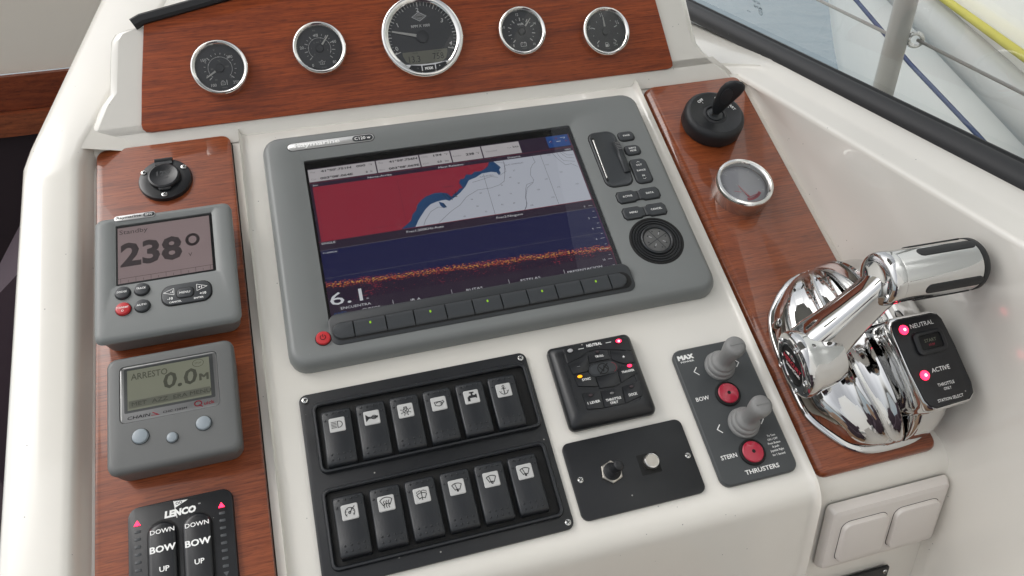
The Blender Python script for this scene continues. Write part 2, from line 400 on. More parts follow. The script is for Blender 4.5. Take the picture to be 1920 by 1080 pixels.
# gauge pod: front face on F1, rounded sides going back
pod = MB().mat('gelcoat')
arch = [(-150, 112), (-100, 121), (-62, 129), (0, 143), (60, 152), (120, 156), (200, 152), (280, 138), (350, 112), (384, 97), (424, 84)]
left = [(-228, -14), (-216, 16), (-204, 38), (-199, 44), (-194, 49), (-190, 70), (-186, 90), (-184, 100), (-179, 107), (-168, 110.5)]
right = [(426, 55), (428, 34), (434, 24), (443, 14), (452, 5), (460, -3), (466, -12)]
out = left + arch + right
rings = []
c = Vector((120, 60))
for ins, z in ((9, 1), (4, -.3), (1.2, -3), (0, -8), (14, -80), (34, -200)):
    rings.append([tuple(Vector(p) + (c - Vector(p)).normalized() * ins) + (z,) for p in out])
pod.loft(rings, False, False, closed=False)
pod.poly([r[:2] for r in rings[0]][:], 1)
# fillet strip between gauge face and console face
strut = []
prof = [(s, z) for s, z in ((16, 1), (8, 1), (3, .2), (-2, -1.5), (-8, -5))]
pod.add([(u0 if a == 0 else u1, s, z) for a in (0, 1) for (s, z), u0, u1 in zip(prof, (-216, -219, -221, -223, -226), (442, 450, 456, 462, 468))], [(i, i + 1, 5 + i + 1, 5 + i) for i in range(4)])
pod = struct(pod.build('gauge_pod', F=F1, angle=45), 'cream gelcoat pod that carries the gauge panel')

# black rubber trim along the top of the pod
trim = MB().mat('black_rubber')
tr = [(-157, 109), (-150, 112.5), (-100, 122), (-62, 130), (0, 144.5), (60, 153.5), (120, 158), (200, 154), (280, 140), (350, 114)]
sec = [(-1.5, 2), (-1, 6), (1.5, 8), (7, 8), (10, 4), (10, -10)]
rg = []
for i, p in enumerate(tr):
    p = Vector(p); t = (Vector(tr[min(i + 1, len(tr) - 1)]) - Vector(tr[max(i - 1, 0)])).normalized(); nn = Vector((-t.y, t.x))
    rg.append([tuple(p + nn * a) + (z,) for a, z in sec])
trim.loft(rg, True, True, closed=True)
tag(trim.build('edge_trim', F=F1), 'black rubber trim along the curved top of the gauge panel', 'trim')

# dash top behind the pod (level, white)
# left coaming, bending up into the wing
co = MB().mat('gelcoat')
secL = [(-212, -6), (-216, -5.6), (-219, -2), (-221, 5), (-223, 10), (-226, 13), (-231, 14), (-262, 14), (-268, 12.5), (-272, 8), (-274.5, 0), (-277, -20), (-283, -400)]
stL = [(-160, 0, 0), (60, 0, 0), (250, 0, 0), (400, 0, 0), (515, 0, 0), (532, 0, .1), (541, 1.3, .35), (549, 4.3, .7), (557, 9, 1)]
rings = []
WP = -6
FWG = F0 @ Matrix.Translation((0, 545, 14)) @ Matrix.Rotation(R(WP), 4, 'X')
wa, wb = hit(FWG, 75, 238, 0), hit(FWG, 188, 0, 0)
WL = (wb[0] - wa[0]) / (wb[1] - wa[1]); WO = wa[0] - WL * wa[1]
def wing_pt(u, s):         # wing surface plane: hinge v=545,h=14, pitched 20 degrees
    return (u, 545 + s * math.cos(R(WP)), 14 + s * math.sin(R(WP)))
for v, dh, k in stL[:6]:
    rings.append([(u, v, h) for u, h in secL])
for s in (12, 45, 90, 140, 200, 280, 400):
    r = []
    for u, h in secL:
        q = wing_pt(0, s); k = (u + 212) / -60
        r.append((WO + WL * s + (u + 269) + (.12 * s if u > -235 else 0), q[1] - (h - 14) * math.sin(R(WP)), q[2] + (h - 14) * math.cos(R(WP))))
    rings.append(r)
co.loft(rings, False, False, closed=False)
# wing infill behind the pod
WI = lambda s_, d=0: WO + WL * s_ + 46 + .12 * s_ + d
q0 = [wing_pt(WI(a, d), a) for a, d in ((2, -2), (45, -2), (140, -2), (390, -2), (390, 430), (140, 480), (45, 120), (4, 80))]
q0 = [(a, b, c - (2 if i < 4 else 30)) for i, (a, b, c) in enumerate(q0)]
co.add(q0, [(0, 1, 6, 7), (1, 2, 5, 6), (2, 3, 4, 5)])
co = struct(co.build('coaming', F=F0, angle=40), 'cream gelcoat coaming running up the left of the console')

# right hand side: triangular liner wall, ledge
wall = MB().mat('gelcoat')
T26 = R(26)
cs, sn = math.cos(T26), math.sin(T26)
def wpt(v, h): return (v * cs - h * sn, v * sn + h * cs)      # plane frame -> level frame (Y, Z)
# wall in the level frame: base along the console edge, ridge level at Z=238
def ridge_x(Y): return 470 + max(0, 486 - Y) * .03
rows = []
for Y in (900, 640, 560, 520, 497, 480, 440, 380, 300, 200, 100, 0, -120, -260, -420):
    v = (Y) / cs
    zb = v * sn - 6 if v > 88 else -600
    yb = Y
    top = 238 - max(0, Y - 492) * .06; xr = ridge_x(Y) if Y < 497 else max(250, 470 - (Y - 497) * 1.5)
    xb = 474
    if Y > 490: xb = xr + 3; zb = top - 14
    r = []
    if v <= 100: zb = -600
    r.append((xb if zb > -500 else xb + 6, Y, zb - 6))
    zz = max(zb + 4, -300)
    r.append((xb + 2.0, Y, min(zz, top - 6)))
    r.append((xb + (xr - xb) * .5 + 3, Y, min((max(zb, -100) + top) / 2, top - 5)))
    r.append((xr + .3, Y, top - 5)); r.append((xr + .9, Y, top - 2.2)); r.append((xr + 2.6, Y, top - .4)); r.append((xr + 5, Y, top + .3))
    r.append((xr + 20, Y, top + 3)); r.append((xr + 26, Y, top + 4.5)); r.append((xr + 30, Y, top + 7)); r.append((506 + (950 - Y) * .045, Y, top + 11))
    rows.append(r)
wall.loft(rows, False, False, closed=False)
wall = struct(wall.build('side_wall', F=FW, angle=35), 'cream gelcoat liner wall and window ledge right of the helm')

# cabin on the left, seen past the coaming
FB = FW @ Matrix.Translation((0, 1290, 0)) @ Matrix.Rotation(R(90), 4, 'X')
ZB = [hit(FB, 0, y)[1] for y in (143, 208, 250)]
cb = MB().mat('cabin_cream'); cb.box(-1400, 100, 1300, 1340, ZB[0], 900)
struct(cb.build('bulkhead', F=FW), 'beige cabin bulkhead at the far left')
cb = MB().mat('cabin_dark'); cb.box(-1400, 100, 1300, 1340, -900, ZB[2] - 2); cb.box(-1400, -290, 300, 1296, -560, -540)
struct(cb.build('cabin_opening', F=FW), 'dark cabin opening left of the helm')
t = thing('wood_fascia', 'two stepped mahogany boards under the beige bulkhead at far left', 'trim', FW, -500, 1290, 0)
m = MB().mat('mahogany_dark'); m.box(-900, 600, -6, 8, ZB[1], ZB[0] - 1); m.build('fascia_board', t)
m = MB().mat('mahogany_light'); m.box(-900, 600, -26, 8, ZB[2], ZB[1] - 1); m.build('fascia_board', t)
m = MB().mat('cushion_dark')
m.loft([[(x, y, z) for x, z in ((-560, -520), (-560, -160), (-500, -60), (-400, 20), (-330, 46), (-290, 40), (-285, -520))] for y in (700, 740, 1150, 1200)], True, True)
tag(m.build('seat_cushion', F=FW), 'dark plum upholstered seat back in the cabin shadow', 'cushion')

# hardtop over the helm, unseen; sized and darkened to shape reflections and daylight
ht = MB().mat('dark_roof'); ht.box(-800, 600, 100, 820, 1450, 1470)
struct(ht.build('hardtop', F=FW), 'unseen dark hardtop over the helm, sized to block sky reflections')
fl = MB().mat('teak'); fl.box(-1900, 560, -2400, 1300, -960, -900)
fl.mat('cushion_dark'); fl.rl([(20, -1150, 900, 420, 60, -900), (20, -1150, 900, 420, 60, -330), (20, -1150, 860, 380, 60, -280)]); fl.rl([(20, -1330, 900, 120, 50, -280), (20, -1330, 900, 120, 50, 150), (20, -1330, 860, 80, 40, 200)])  # unseen seat added so the chrome has something dark to reflect
struct(fl.build('floor', F=FW), 'teak cockpit floor with an unseen dark seat added for the chrome to reflect')

# ------------------------------------------------------------------ side window
win = thing('side_window', 'long window with black rubber frame at upper right', 'window', FW, 520, 450, 245)
fr = MB().mat('black_rubber')
A = Vector((-24, 500, 1)); B = Vector((28, -700, 1))
sec = [(0, -2), (-.6, 2), (.4, 7), (3.5, 11), (8, 13.6), (12, 14.6), (13.2, 14.6), (14, 13), (17, 15.4), (19, 15.4), (22, 12), (24, -6)]
fr.loft([[(p.x + a, p.y, p.z + b) for a, b in sec] for p in (A, A.lerp(B, .3), A.lerp(B, .6), B)], True, True)
fr.build('frame', win)
g = MB().mat('window_glass')
g.add([(A.x + 16, A.y, 12), (B.x + 16, B.y, 12), (B.x - 180, B.y, 800), (A.x - 180, A.y, 800)], [(0, 1, 2, 3)])
g.build('pane', win)

# ================================================================== WOOD PANELS
t = thing('veneer_board', 'narrow mahogany veneer panel down the left with the displays on it', 'panel', F0, -150.5, 325, -6)
m = MB().mat('gap_black'); m.slab(0, 0, 124.6, 453.6, 9.6, -.2, .5, .1); m.mat('mahogany_light'); m.slab(0, 0, 123, 452, 9, 0, 6.5, .9); m.build('board', t)
t = thing('veneer_board', 'glossy mahogany veneer panel at right under the ignition switch and throttle', 'panel', F0, 408.2, 320, -6)
m = MB().mat('mahogany_light'); m.rl([(0, 0, 117.5, 446, 9, 0), (0, 0, 117.5, 446, 9, 2.5), (.6, 0, 114, 445, 8, 5.2), (1.8, .6, 109.5, 443, 7, 6.8), (1.8, .6, 109, 442.4, 7, 7)], True, True); m.build('board', t)
t = thing('veneer_board', 'wide dark mahogany gauge panel across the top with five gauges', 'panel', F1, 112, 60, 1)
m = MB().mat('mahogany')
o = [(-149.5, 111.5), (-62, 128), (0, 142), (60, 151), (120, 155), (200, 151), (280, 137), (350, 111), (382, 96)]
o += [(388.5, 40), (391.5, 14), (391, 10.5), (388.5, 8.4), (384, 7.6)]
o += [(-160, 7.6), (-165, 8.6), (-167.6, 11.5), (-168, 16), (-161, 55)]
o = [(a - 112, b - 60) for a, b in reversed(o)]
m.loft([[(a * k, b * k2, z) for a, b in o] for k, k2, z in ((1, 1, 0), (1, 1, 2), (.9985, .995, 2.6), (.996, .985, 2.8))], True, True)
m.build('board', t)

# ================================================================== ROUND GAUGES ON THE TOP PANEL
def polar(r, a): return (r * math.cos(R(a)), r * math.sin(R(a)))
def gauge(px, py, rad, label, draw, needle, tacho=False):
    x, y = hit(F1, px, py, 13)
    t = thing('gauge', label, 'gauge', F1, x, y, 3.8, group='instruments set in the top panel', rz=0)
    m = MB().mat('chrome_gauge')
    k = rad
    m.lathe([(k * .99, -2), (k, 3), (k, 6.2), (k * .99, 8.0), (k * .965, 9.3), (k * .93, 9.9), (k * .885, 9.4), (k * .84, 8.0), (k * .822, 7.2), (k * .82, 3.2)], 64)
    m.build('bezel', t)
    m = MB().mat('dial_face'); m.disc(0, 0, k * .84, 3.4, 48); m.build('dial', t)
    m = MB(); draw(m, k * .83); m.build('markings', t)
    a0, r0, r1 = needle
    m = MB().mat('needle_white'); d = Vector(polar(1, a0)); n = Vector((-d.y, d.x)); w0, w1 = k * .035, k * .016
    p0, p1 = d * r0 * k, d * r1 * k
    m.add([(*(p0 + n * w0), 5.2), (*(p0 - n * w0), 5.2), (*(p1 - n * w1), 5.2), (*(p1 + n * w1), 5.2), (*(p0 + n * w0), 4.7), (*(p0 - n * w0), 4.7), (*(p1 - n * w1), 4.7), (*(p1 + n * w1), 4.7)],
          [(0, 1, 2, 3), (7, 6, 5, 4), (0, 4, 5, 1), (1, 5, 6, 2), (2, 6, 7, 3), (3, 7, 4, 0)])
    m.build('needle', t)
    m = MB().mat('dial_cap'); m.lathe([(k * .15, 3.4), (k * .15, 5.4), (k * .13, 6)], 24, c1=True); m.build('needle_cap', t)
    m = MB().mat('gauge_glass'); m.lathe([(k * .845, 7.5), (k * .6, 8.1), (k * .3, 8.4), (.2, 8.5)], 40, c1=True); m.build('glass', t)
    return t
def ticks(m, k, n, a0, a1, r0, r1, w, z=3.6):
    for i in range(n + 1):
        a = a0 + (a1 - a0) * i / n; m.line([polar(r0 * k, a), polar(r1 * k, a)], w, z)
def d_temp(m, k):
    m.mat('print_white'); ticks(m, k, 3, 222, -42, .56, .68, .8); ticks(m, k, 15, 222, -42, .61, .67, .45)
    m.arc(0, 0, .50 * k, 222, -42, .35, 3.6)
    for a in (222, 156, 90, 24, -42): m.disc(*polar(.5 * k, a), .5, 3.62, 8)
    for s, x, y in (('100', -.38, -.70), ('150', -.62, .42), ('200', .46, .46), ('250', .56, -.66)): m.text(s, x * k, y * k, 3.6, 2.9, rot=0, bold=.01, sx=.95)
    m.mat('print_grey')
    for s, x, y in (('40', -.25, -.48), ('80', -.34, .0), ('100', .30, .05), ('120', .40, -.42)): m.text(s, x * k, y * k, 3.6, 1.7)
    m.text('\u00b0C', 0, .33 * k, 3.6, 1.8); m.text('\u00b0F', -.14 * k, .80 * k, 3.6, 1.7)
    m.mat('print_white'); m.line([(-1.6, -14.2), (-1.6, -16.4), (2.2, -16.4), (2.2, -14.2), (1.4, -13), (-.8, -13)], .4, 3.6, True); m.line([(-.6, -14.6), (1.2, -14.6)], .4, 3.6); m.line([(-.3, -13), (-.3, -12.2), (1, -12.2), (1, -13)], .35, 3.6)
    m.line([(4, -12), (4, -16.6)], .6, 3.6); m.line([(4, -13), (4.9, -13)], .3, 3.6); m.line([(4, -14.2), (4.9, -14.2)], .3, 3.6)
    m.mat('print_grey'); m.text('VEETHREE', 1.2, -19.2, 3.6, .8)
def d_oil(m, k):
    m.mat('print_white'); ticks(m, k, 8, 222, -42, .56, .68, .7); ticks(m, k, 16, 222, -42, .61, .67, .4); m.arc(0, 0, .50 * k, 222, -30, .35, 3.6)
    for a in (222, 170, 120, 75, 28, -20): m.disc(*polar(.5 * k, a), .5, 3.62, 8)
    for s, x, y in (('0', -.42, -.72), ('20', -.78, .12), ('40', -.10, .62), ('60', .70, .26), ('80', .56, -.66)): m.text(s, x * k, y * k, 3.6, 2.9, bold=.01, sx=.95)
    m.mat('print_grey')
    for s, a in (('0', 222), ('1', 172), ('2', 125), ('3', 75), ('4', 30), ('5', -15)): m.text(s, *polar(.36 * k, a), 3.6, 1.7)
    m.text('PSI', -.12 * k, .84 * k, 3.6, 1.6); m.text('BAR', -.04 * k, .3 * k, 3.6, 1.2)
    m.mat('print_white'); m.line([(-2, -13.6), (-2, -15.9), (2, -15.9), (2, -13.6), (1, -12.6), (-1, -12.6)], .4, 3.6, True); m.disc(0, -14.5, .65, 3.6, 8); m.line([(-3.2, -13), (-2, -13.6)], .4, 3.6); m.line([(3.4, -13), (2, -13.6)], .4, 3.6); m.line([(-.6, -12.6), (-.6, -11.8), (.6, -11.8), (.6, -12.6)], .35, 3.6)
    m.mat('print_grey'); m.text('VEETHREE', 1, -19, 3.6, .8)
def d_volt(m, k):
    m.mat('print_white'); ticks(m, k, 8, 225, -45, .54, .68, .9); ticks(m, k, 16, 225, -45, .60, .65, .5)
    for s, x, y in (('8', -.50, -.64), ('10', -.86, .30), ('12', -.09, .85), ('14', .72, .34), ('16', .55, -.66)): m.text(s, x * k, y * k, 3.6, 2.7, bold=.01, sx=.9)
    m.text('volt', 0, .38 * k, 3.6, 2.6, bold=.03, sx=1.2)
    m.line([(-3, -12), (3, -12), (3, -15.6), (-3, -15.6)], .5, 3.6, True); m.line([(-2.2, -11.4), (-1, -11.4)], .6, 3.6); m.line([(1, -11.4), (2.2, -11.4)], .6, 3.6); m.line([(-2, -13.4), (-1, -13.4)], .35, 3.6); m.line([(1, -13.4), (2, -13.4)], .35, 3.6); m.line([(1.5, -12.9), (1.5, -13.9)], .35, 3.6)
    m.mat('print_grey'); m.text('VEETHREE', .4, -17.8, 3.6, .8)
def d_fuel(m, k):
    m.mat('print_white'); ticks(m, k, 4, 225, -45, .55, .70, .9); ticks(m, k, 8, 225, -45, .62, .66, .5)
    m.text('0', -.48 * k, -.62 * k, 3.6, 2.4, bold=.01)
    for a, b, x, y in (('1', '2', -.08, .86), ('1', '4', -.78, .30), ('3', '4', .68, .42), ('4', '4', .42, -.62)):
        m.text(a, x * k - 1.4, y * k + 1.0, 3.6, 2.0, bold=.01); m.text(b, x * k + 1.6, y * k - 1.0, 3.6, 2.0, bold=.01); m.line([(x * k - .9, y * k - 2), (x * k + 1.1, y * k + 2)], .4, 3.6)
    m.line([(-2, -11.5), (1, -11.5), (1, -16), (-2, -16)], .5, 3.6, True); m.poly([(-2, -13.2), (1, -13.2), (1, -16), (-2, -16)], 3.6); m.line([(1, -12.6), (2.2, -13.4), (2.2, -15.4), (1.4, -15.4)], .4, 3.6)
    m.mat('print_grey'); m.text('VEETHREE', .2, -18, 3.6, .8)
gauge(411, 125, 27.3, 'temperature gauge reading to 250, leftmost in the wooden panel', d_temp, (211, .20, .60))
gauge(599, 88, 26.7, 'oil pressure gauge numbered 0 to 80, second from left', d_oil, (50, .17, .60))
gauge(980, 56, 26.2, 'voltmeter with the word volt above a battery symbol', d_volt, (48, .27, .66))
gauge(1138, 57, 26.8, 'fuel gauge with a pump symbol, rightmost in the wooden panel', d_fuel, (91, .22, .60))
def d_tach(m, k):
    m.mat('print_white')
    for i in range(41):
        a = 205 - 230 * i / 40; big = i % 5 == 0
        m.line([polar((.90 if big else .92) * k, a), polar((1.02 if big else .985) * k, a)], .9 if big else .45, 3.6)
    for s, a, rr_ in (('0', 198, .84), ('1', 148, .78), ('2', 91, .80), ('3', 33, .78), ('4', -18, .84)): m.text(s, *polar(rr_ * k, a), 3.6, 4.2, bold=.02, rot=(a - 90) * .25 if s in '123' else (a - 180 if s == '0' else a))
    m.line([polar(.8 * k, 208), polar(1.0 * k, 206)], .9, 3.6); m.line([polar(.8 * k, -28), polar(1.0 * k, -26)], .9, 3.6)
    m.text('RPM X 1000', 0, .33 * k, 3.6, 2.7, bold=.02)
    m.mat('badge_silver'); m.poly([(-8, .60 * k), (0, .46 * k), (8, .60 * k), (0, .74 * k)], 3.6)
    m.mat('dial_face'); m.poly([(-6.6, .60 * k), (0, .485 * k), (6.6, .60 * k), (0, .715 * k)], 3.65)
    m.mat('print_grey'); m.poly([(-5.8, .60 * k), (0, .50 * k), (5.8, .60 * k), (0, .70 * k)], 3.7); m.mat('print_black'); m.text('Cummins', 0, .6 * k, 3.75, 1.3, bold=.03)
    m.mat('lcd_rpm'); m.add([(x, y, 3.6) for x, y in ((-23.5, -17.3), (-21, -24), (-12, -29.5), (12, -29.5), (21, -24), (23.5, -17.3), (23.5, -14.2), (-23.5, -14.2))], [tuple(range(8))])
    m.mat('lcd_rpm_ink'); m.text('13.3', -12, -22, 3.7, 6.6, sx=.86); m.text('758', 13, -21, 3.7, 6.6, sx=.86); m.text('VOLTS', -10.5, -15.9, 3.7, 1.3); m.text('ENG RPM', 13, -15.9, 3.7, 1.2)
    m.mat('lcd_rpm_ink'); m.text('PORT  RPM', 3, -28, 3.7, 1.1)
tx = gauge(793, 66, 42.8, 'large tachometer showing 13.3 and 758 on its small display', d_tach, (165, .12, .74))
m = MB().mat('chrome_gauge')
# lower chin of the tachometer bezel that holds the buttons
chin = [polar(.86 * 42.8, a) for a in range(229, 312, 6)]
inner = [(x, -27.6 - (1 - (x / 30) ** 2) * 2.3) for x in [24.0 - i * 48 / 19 for i in range(20)]]
o = chin + inner
m.loft([[(x, y, z) for x, y in o] for z in (3.5, 9.5)] + [[(x * .985, y * .99 - .2, 10.0) for x, y in o]], True, True)
m.build('bezel_chin', tx)
for nm, pts, s in (('mode_button', [(-6.2, -31.3), (-6.2, -38.2), (6.6, -38.2), (6.6, -31.3)], 'MODE'), ('minus_button', [(-7.4, -31.2), (-7.4, -38.0), (-13, -36.8), (-17, -34.3), (-19.3, -31.2), (-18, -29.6)], '-'), ('plus_button', [(7.8, -31.2), (7.8, -38), (13.5, -36.4), (17.5, -33.8), (19.6, -31), (18.3, -29.4)], '+')):
    m = MB().mat('black_plastic'); cx = sum(p[0] for p in pts) / len(pts); cy = sum(p[1] for p in pts) / len(pts)
    m.loft([[(x, y, z) for x, y in pts] for z in (8, 10.6)] + [[(cx + (x - cx) * .94, cy + (y - cy) * .9, 11) for x, y in pts]], True, True)
    m.mat('print_white'); m.text(s, cx + (2.5 if s == '-' else -2.5 if s == '+' else 0), cy, 11.1, 2.6 if s == 'MODE' else (.5 if s == '-' else 1.6), bold=.03 if s == 'MODE' else .02, sx=.8 if s == 'MODE' else 1, width=1.6 if s == '-' else None)
    m.build(nm, tx)

# ================================================================== 12 V SOCKET
t = thing('power_socket', 'round black power socket with capped lid and three screws', 'socket', F0, -150.5, 503.5, .5)
m = MB().mat('black_plastic'); m.lathe([(24, 0), (24, 2), (23.2, 3.6), (21.5, 4.2), (16, 4.4)], 48, c1=True); m.build('flange', t)
m = MB().mat('black_plastic'); m.lathe([(14.6, 4), (14.6, 6.6), (14, 7.8), (12.5, 8.4), (11.8, 8)], 40, 0, 1, c1=True)
m.rl([(0, -12.6, 11, 5, 2.4, 4.5), (0, -12.6, 11, 5, 2.4, 6.4), (0, -12.2, 9.5, 4, 2, 7.2)]); m.build('cap', t)
m = MB().mat('charcoal'); m.text('12V', 0, 3, 8.12, 5, bold=.03, sx=1.2); m.text('OUTLET', 0, -2.4, 8.12, 1.6, bold=.02); m.build('lettering', t)
m = MB().mat('charcoal'); m.box(-7.5, 7.5, 15.5, 22.6, 4, 6.2); m.mat('black_plastic'); m.tube([(-8, 21, 5.2), (8, 21, 5.2)], 2.2, 12); m.build('hinge', t)
for x, y in ((-18.2, 9.5), (17.5, 10.5), (-.8, -19.3)): screw(t, x, y, 4.2, 2.8, 35)

# ================================================================== AUTOPILOT DISPLAY
AX, AY = -148.0, 388
t = thing('autopilot_display', 'grey autopilot control head showing 238 degrees on a pink screen', 'display', F0, AX, AY, .5)
HL = lambda x, y, h: (lambda q: (q[0] - AX, q[1] - AY))(hit(F0, x, y, h + .5))
m = MB().mat('grey_shell')
body = [(0, -4, 104, 106, 9, 0), (0, -4, 106, 110, 9, 5), (0, -1, 110, 114, 8, 14), (0, 0, 114, 122, 7, 21), (0, .6, 113, 121.5, 7, 23.6), (0, .6, 109, 118, 6, 25.4), (0, .8, 104, 114, 5, 26)]
win_o = (0 + .3, 21.5, 88, 70, 2, 26); win_i = (0 + .3, 22, 80, 62, 1.2, 24)
m.rl(body + [win_o, win_i, (0.3, 22, 79.6, 61.6, 1, 22.6)], True, True); m.build('shell', t)
m = MB().mat('charcoal'); m.slab(.3, 22, 79, 61, .8, 22.6, 22.9, .1); m.build('screen_mask', t)
m = MB().mat('lcd_pink'); lq = [HL(*p, 23) for p in ((221, 428), (391, 407), (399, 499), (221, 529))]; lx0 = -38.4; lx1 = 37.6; ly0 = -6.6; ly1 = 50.6
m.poly([(lx0, ly0), (lx1, ly0), (lx1, ly1), (lx0, ly1)], 23.1); m.build('screen', t)
m = MB().mat('lcd_pink_ink')
m.text('Standby', lx0 + 1.5, ly1 - 5.6, 23.2, 4.6, sx=1.12, align='L')
m.mat('lcd_pink_dark')
x, y = HL(284, 471, 23); m.text('238', x, y, 23.2, 22.5, bold=.035, width=50)
x, y = HL(361, 449, 23); m.arc(x, y, 4.6, 0, 360, 2.6, 23.2, 24, 1.15)
m.mat('lcd_pink_ink'); x, y = HL(357, 477, 23); m.text('V', x, y, 23.2, 3.6)
m.line([(lx0, ly0 + 4.8), (lx1, ly0 + 4.8)], .35, 23.2)
for i in range(13): m.line([(lx0 + 2 + i * 6, ly0 + .5), (lx0 + 2 + i * 6, ly0 + (4.6 if i % 2 == 0 else 2.6))], .3, 23.2)
m.build('screen_segments', t)
m = MB().mat('clear_glass'); m.poly([(-39.3, -8.3), (39.9, -8.3), (39.9, 52.3), (-39.3, 52.3)], 23.6); m.build('screen_glass', t)
x, y = HL(253, 406, 26)
m = MB().mat('badge_silver'); m.slab(x, y, 34, 5.4, 2.7, 25.8, 26.5, .3); m.mat('charcoal'); m.slab(x + 11.6, y, 9.6, 4.2, 2.1, 26.3, 26.7, .1)
m.mat('print_black'); m.text('Raymarine', x - 5, y, 26.6, 2.6, bold=.02, width=20); m.mat('print_white'); m.text('ST70', x + 11.6, y, 26.8, 2.0, bold=.01); m.build('badge', t)
for i, (px, py, s, mt) in enumerate(((229, 548, 'DODGE', 'charcoal_key'), (265, 541, 'TRACK', 'charcoal_key'), (230, 578, 'STANDBY', 'button_red'), (266, 572, 'AUTO', 'charcoal_key'))):
    x, y = HL(px, py, 28)
    m = MB().mat('gap_black'); m.disc(x, y, 6.4, 26.1, 32); m.mat(mt); m.lathe([(5.9, 25.5), (5.9, 27.2), (5.3, 28.2), (3.5, 28.7)], 28, x, y, c1=True)
    m.mat('print_white'); m.text(s, x, y + (.4 if s == 'STANDBY' else 0), 28.8, 1.75, bold=.01, width=9.6 if s == 'STANDBY' else 7.6)
    if s == 'STANDBY': m.arc(x, y - 2.6, .8, 0, 360, .3, 28.8, 10)
    m.build('button', t)
x, y = HL(350, 549, 27)
m = MB().mat('gap_black'); m.rl([(x, y, 40.6, 20.6, 8, 26.08), (x, y, 40, 20, 8, 26.12)]); m.mat('charcoal_key'); m.slab(x, y, 39, 19, 8, 25.5, 27.6, .9); m.build('key_surround', t)
m = MB().mat('gap_black'); m.slab(x - 1, y, 14.6, 10.4, 4, 27, 27.7, .1); m.mat('charcoal_key'); m.slab(x - 1, y, 13, 9, 3.6, 27, 28.6, .7); m.mat('print_white'); m.text('MENU', x - 1, y, 28.7, 2.0, bold=.01, sx=1.1); m.build('menu_button', t)
m = MB().mat('print_white')
m.line([(x - 18, y + 2.8), (x - 9.8, y + 6), (x - 9.8, y - .3)], .35, 27.7, True); m.text('-1', x - 11.6, y + 2.7, 27.75, 2.3, bold=.03); m.text('-10', x - 13, y - 3.4, 27.75, 2.3, bold=.03); m.text('CANCEL', x - 9, y - 7.2, 27.75, 1.5, bold=.02, sx=1.2)
m.line([(x + 16.6, y + 3.2), (x + 8.4, y + 6.4), (x + 8.4, y + .1)], .35, 27.7, True); m.text('+1', x + 11, y + 3.2, 27.75, 2.3, bold=.03); m.text('+10', x + 13, y - 3, 27.75, 2.3, bold=.03); m.text('ENTER', x + 9.5, y - 6.8, 27.75, 1.5, bold=.02, sx=1.2)
m.build('lettering', t)

# ================================================================== CHAIN COUNTER
CX, CY = -147.4, 263
t = thing('chain_counter', 'grey windlass chain counter with greenish screen and three pale buttons', 'display', F0, CX, CY, .5)
HL = lambda x, y, h: (lambda q: (q[0] - CX, q[1] - CY))(hit(F0, x, y, h + .5))
m = MB().mat('grey_shell_dark')
m.rl([(0, -3, 88, 84, 9, 0), (0, -3, 92, 88, 9, 6), (0, -1, 94, 92, 8, 15), (0, 0, 95.5, 95, 7, 21), (0, .4, 95, 94.5, 7, 23.8), (0, .6, 92, 91, 6, 25.6), (0, .8, 88, 87, 5, 26),
      (-1.6, 15.2, 73.4, 48, 4, 26), (-1.6, 15.2, 72.4, 47, 3.6, 25.2)], True, True); m.build('shell', t)
m = MB().mat('plate_silver'); m.slab(-1.6, 15.2, 72, 46.6, 3.4, 25.1, 25.4, .1); m.build('face_plate', t)
m = MB().mat('grey_shell_light'); m.slab(-1.6, 18.2, 66.5, 37.8, 1, 25.2, 25.5, .05); m.mat('lcd_green'); m.poly([(-32.4, 1.2), (28.8, 1.2), (28.8, 35), (-32.4, 35)], 25.6); m.build('screen', t)
m = MB().mat('lcd_green_ink')
m.text('ARRESTO', -29.6, 29.4, 25.7, 5.6, width=26, align='C') if 0 else m.text('ARRESTO', -29.6 + 13.4, 29, 25.7, 5.4, width=27, bold=.01)
m.text('0.0', 6.6, 20.6, 25.7, 13, width=25.4, bold=.02, skew=.1); m.text('M', 24.2, 18.4, 25.7, 5.6, bold=.05, sx=1.25)
m.arc(20.4, 31, 4.2, 0, 360, .4, 25.7, 20, .75); m.text('STOP', 20.4, 31, 25.7, 1.5)
m.mat('lcd_green_band').poly([(-31.6, 2.8), (28.2, 2.8), (28.2, 9.0), (-31.6, 9.0)], 25.68)
m.mat('lcd_green_ink')
for i, s in enumerate(('MET', 'AZZ', 'ERA', 'MENU')): m.text(s, -24 + i * 15, 5.9, 25.75, 3.2, bold=.01, sx=1.3)
m.build('screen_segments', t)
m = MB().mat('print_red'); m.text('uick', 26.8, -4.4, 25.6, 2.8, bold=.02, sx=1.2); m.arc(18.6, -3.6, 2.6, 0, 360, .9, 25.6, 16, .8); m.line([(19.2, -5), (21.6, -6.6)], .9, 25.6); m.line([(-14.5, -3.8), (-11, -6)], .9, 25.6); m.line([(-15.5, -6), (-10, -6.4)], .5, 25.6)
m.mat('print_black'); m.text('CHAIN', -24.6, -5.0, 25.6, 2.5, bold=.01, sx=1.5, skew=.2); m.text('CHC 1202M', 1.5, -5.2, 25.6, 1.6, bold=.02, sx=1.5); m.build('lettering', t)
m = MB().mat('clear_glass'); m.poly([(-37.4, -7.8), (34.2, -7.8), (34.2, 38.2), (-37.4, 38.2)], 25.95); m.build('screen_glass', t)
for px, py, r in ((262, 817, 5.9), (322, 819, 4.0), (381, 792, 5.6)):
    x, y = HL(px, py, 28); m = MB().mat('gap_black'); m.disc(x, y, r + .5, 26.1, 28); m.mat('button_pale'); m.lathe([(r, 25.5), (r, 27), (r * .9, 28), (r * .6, 28.5)], 28, x, y, c1=True); m.build('button', t)

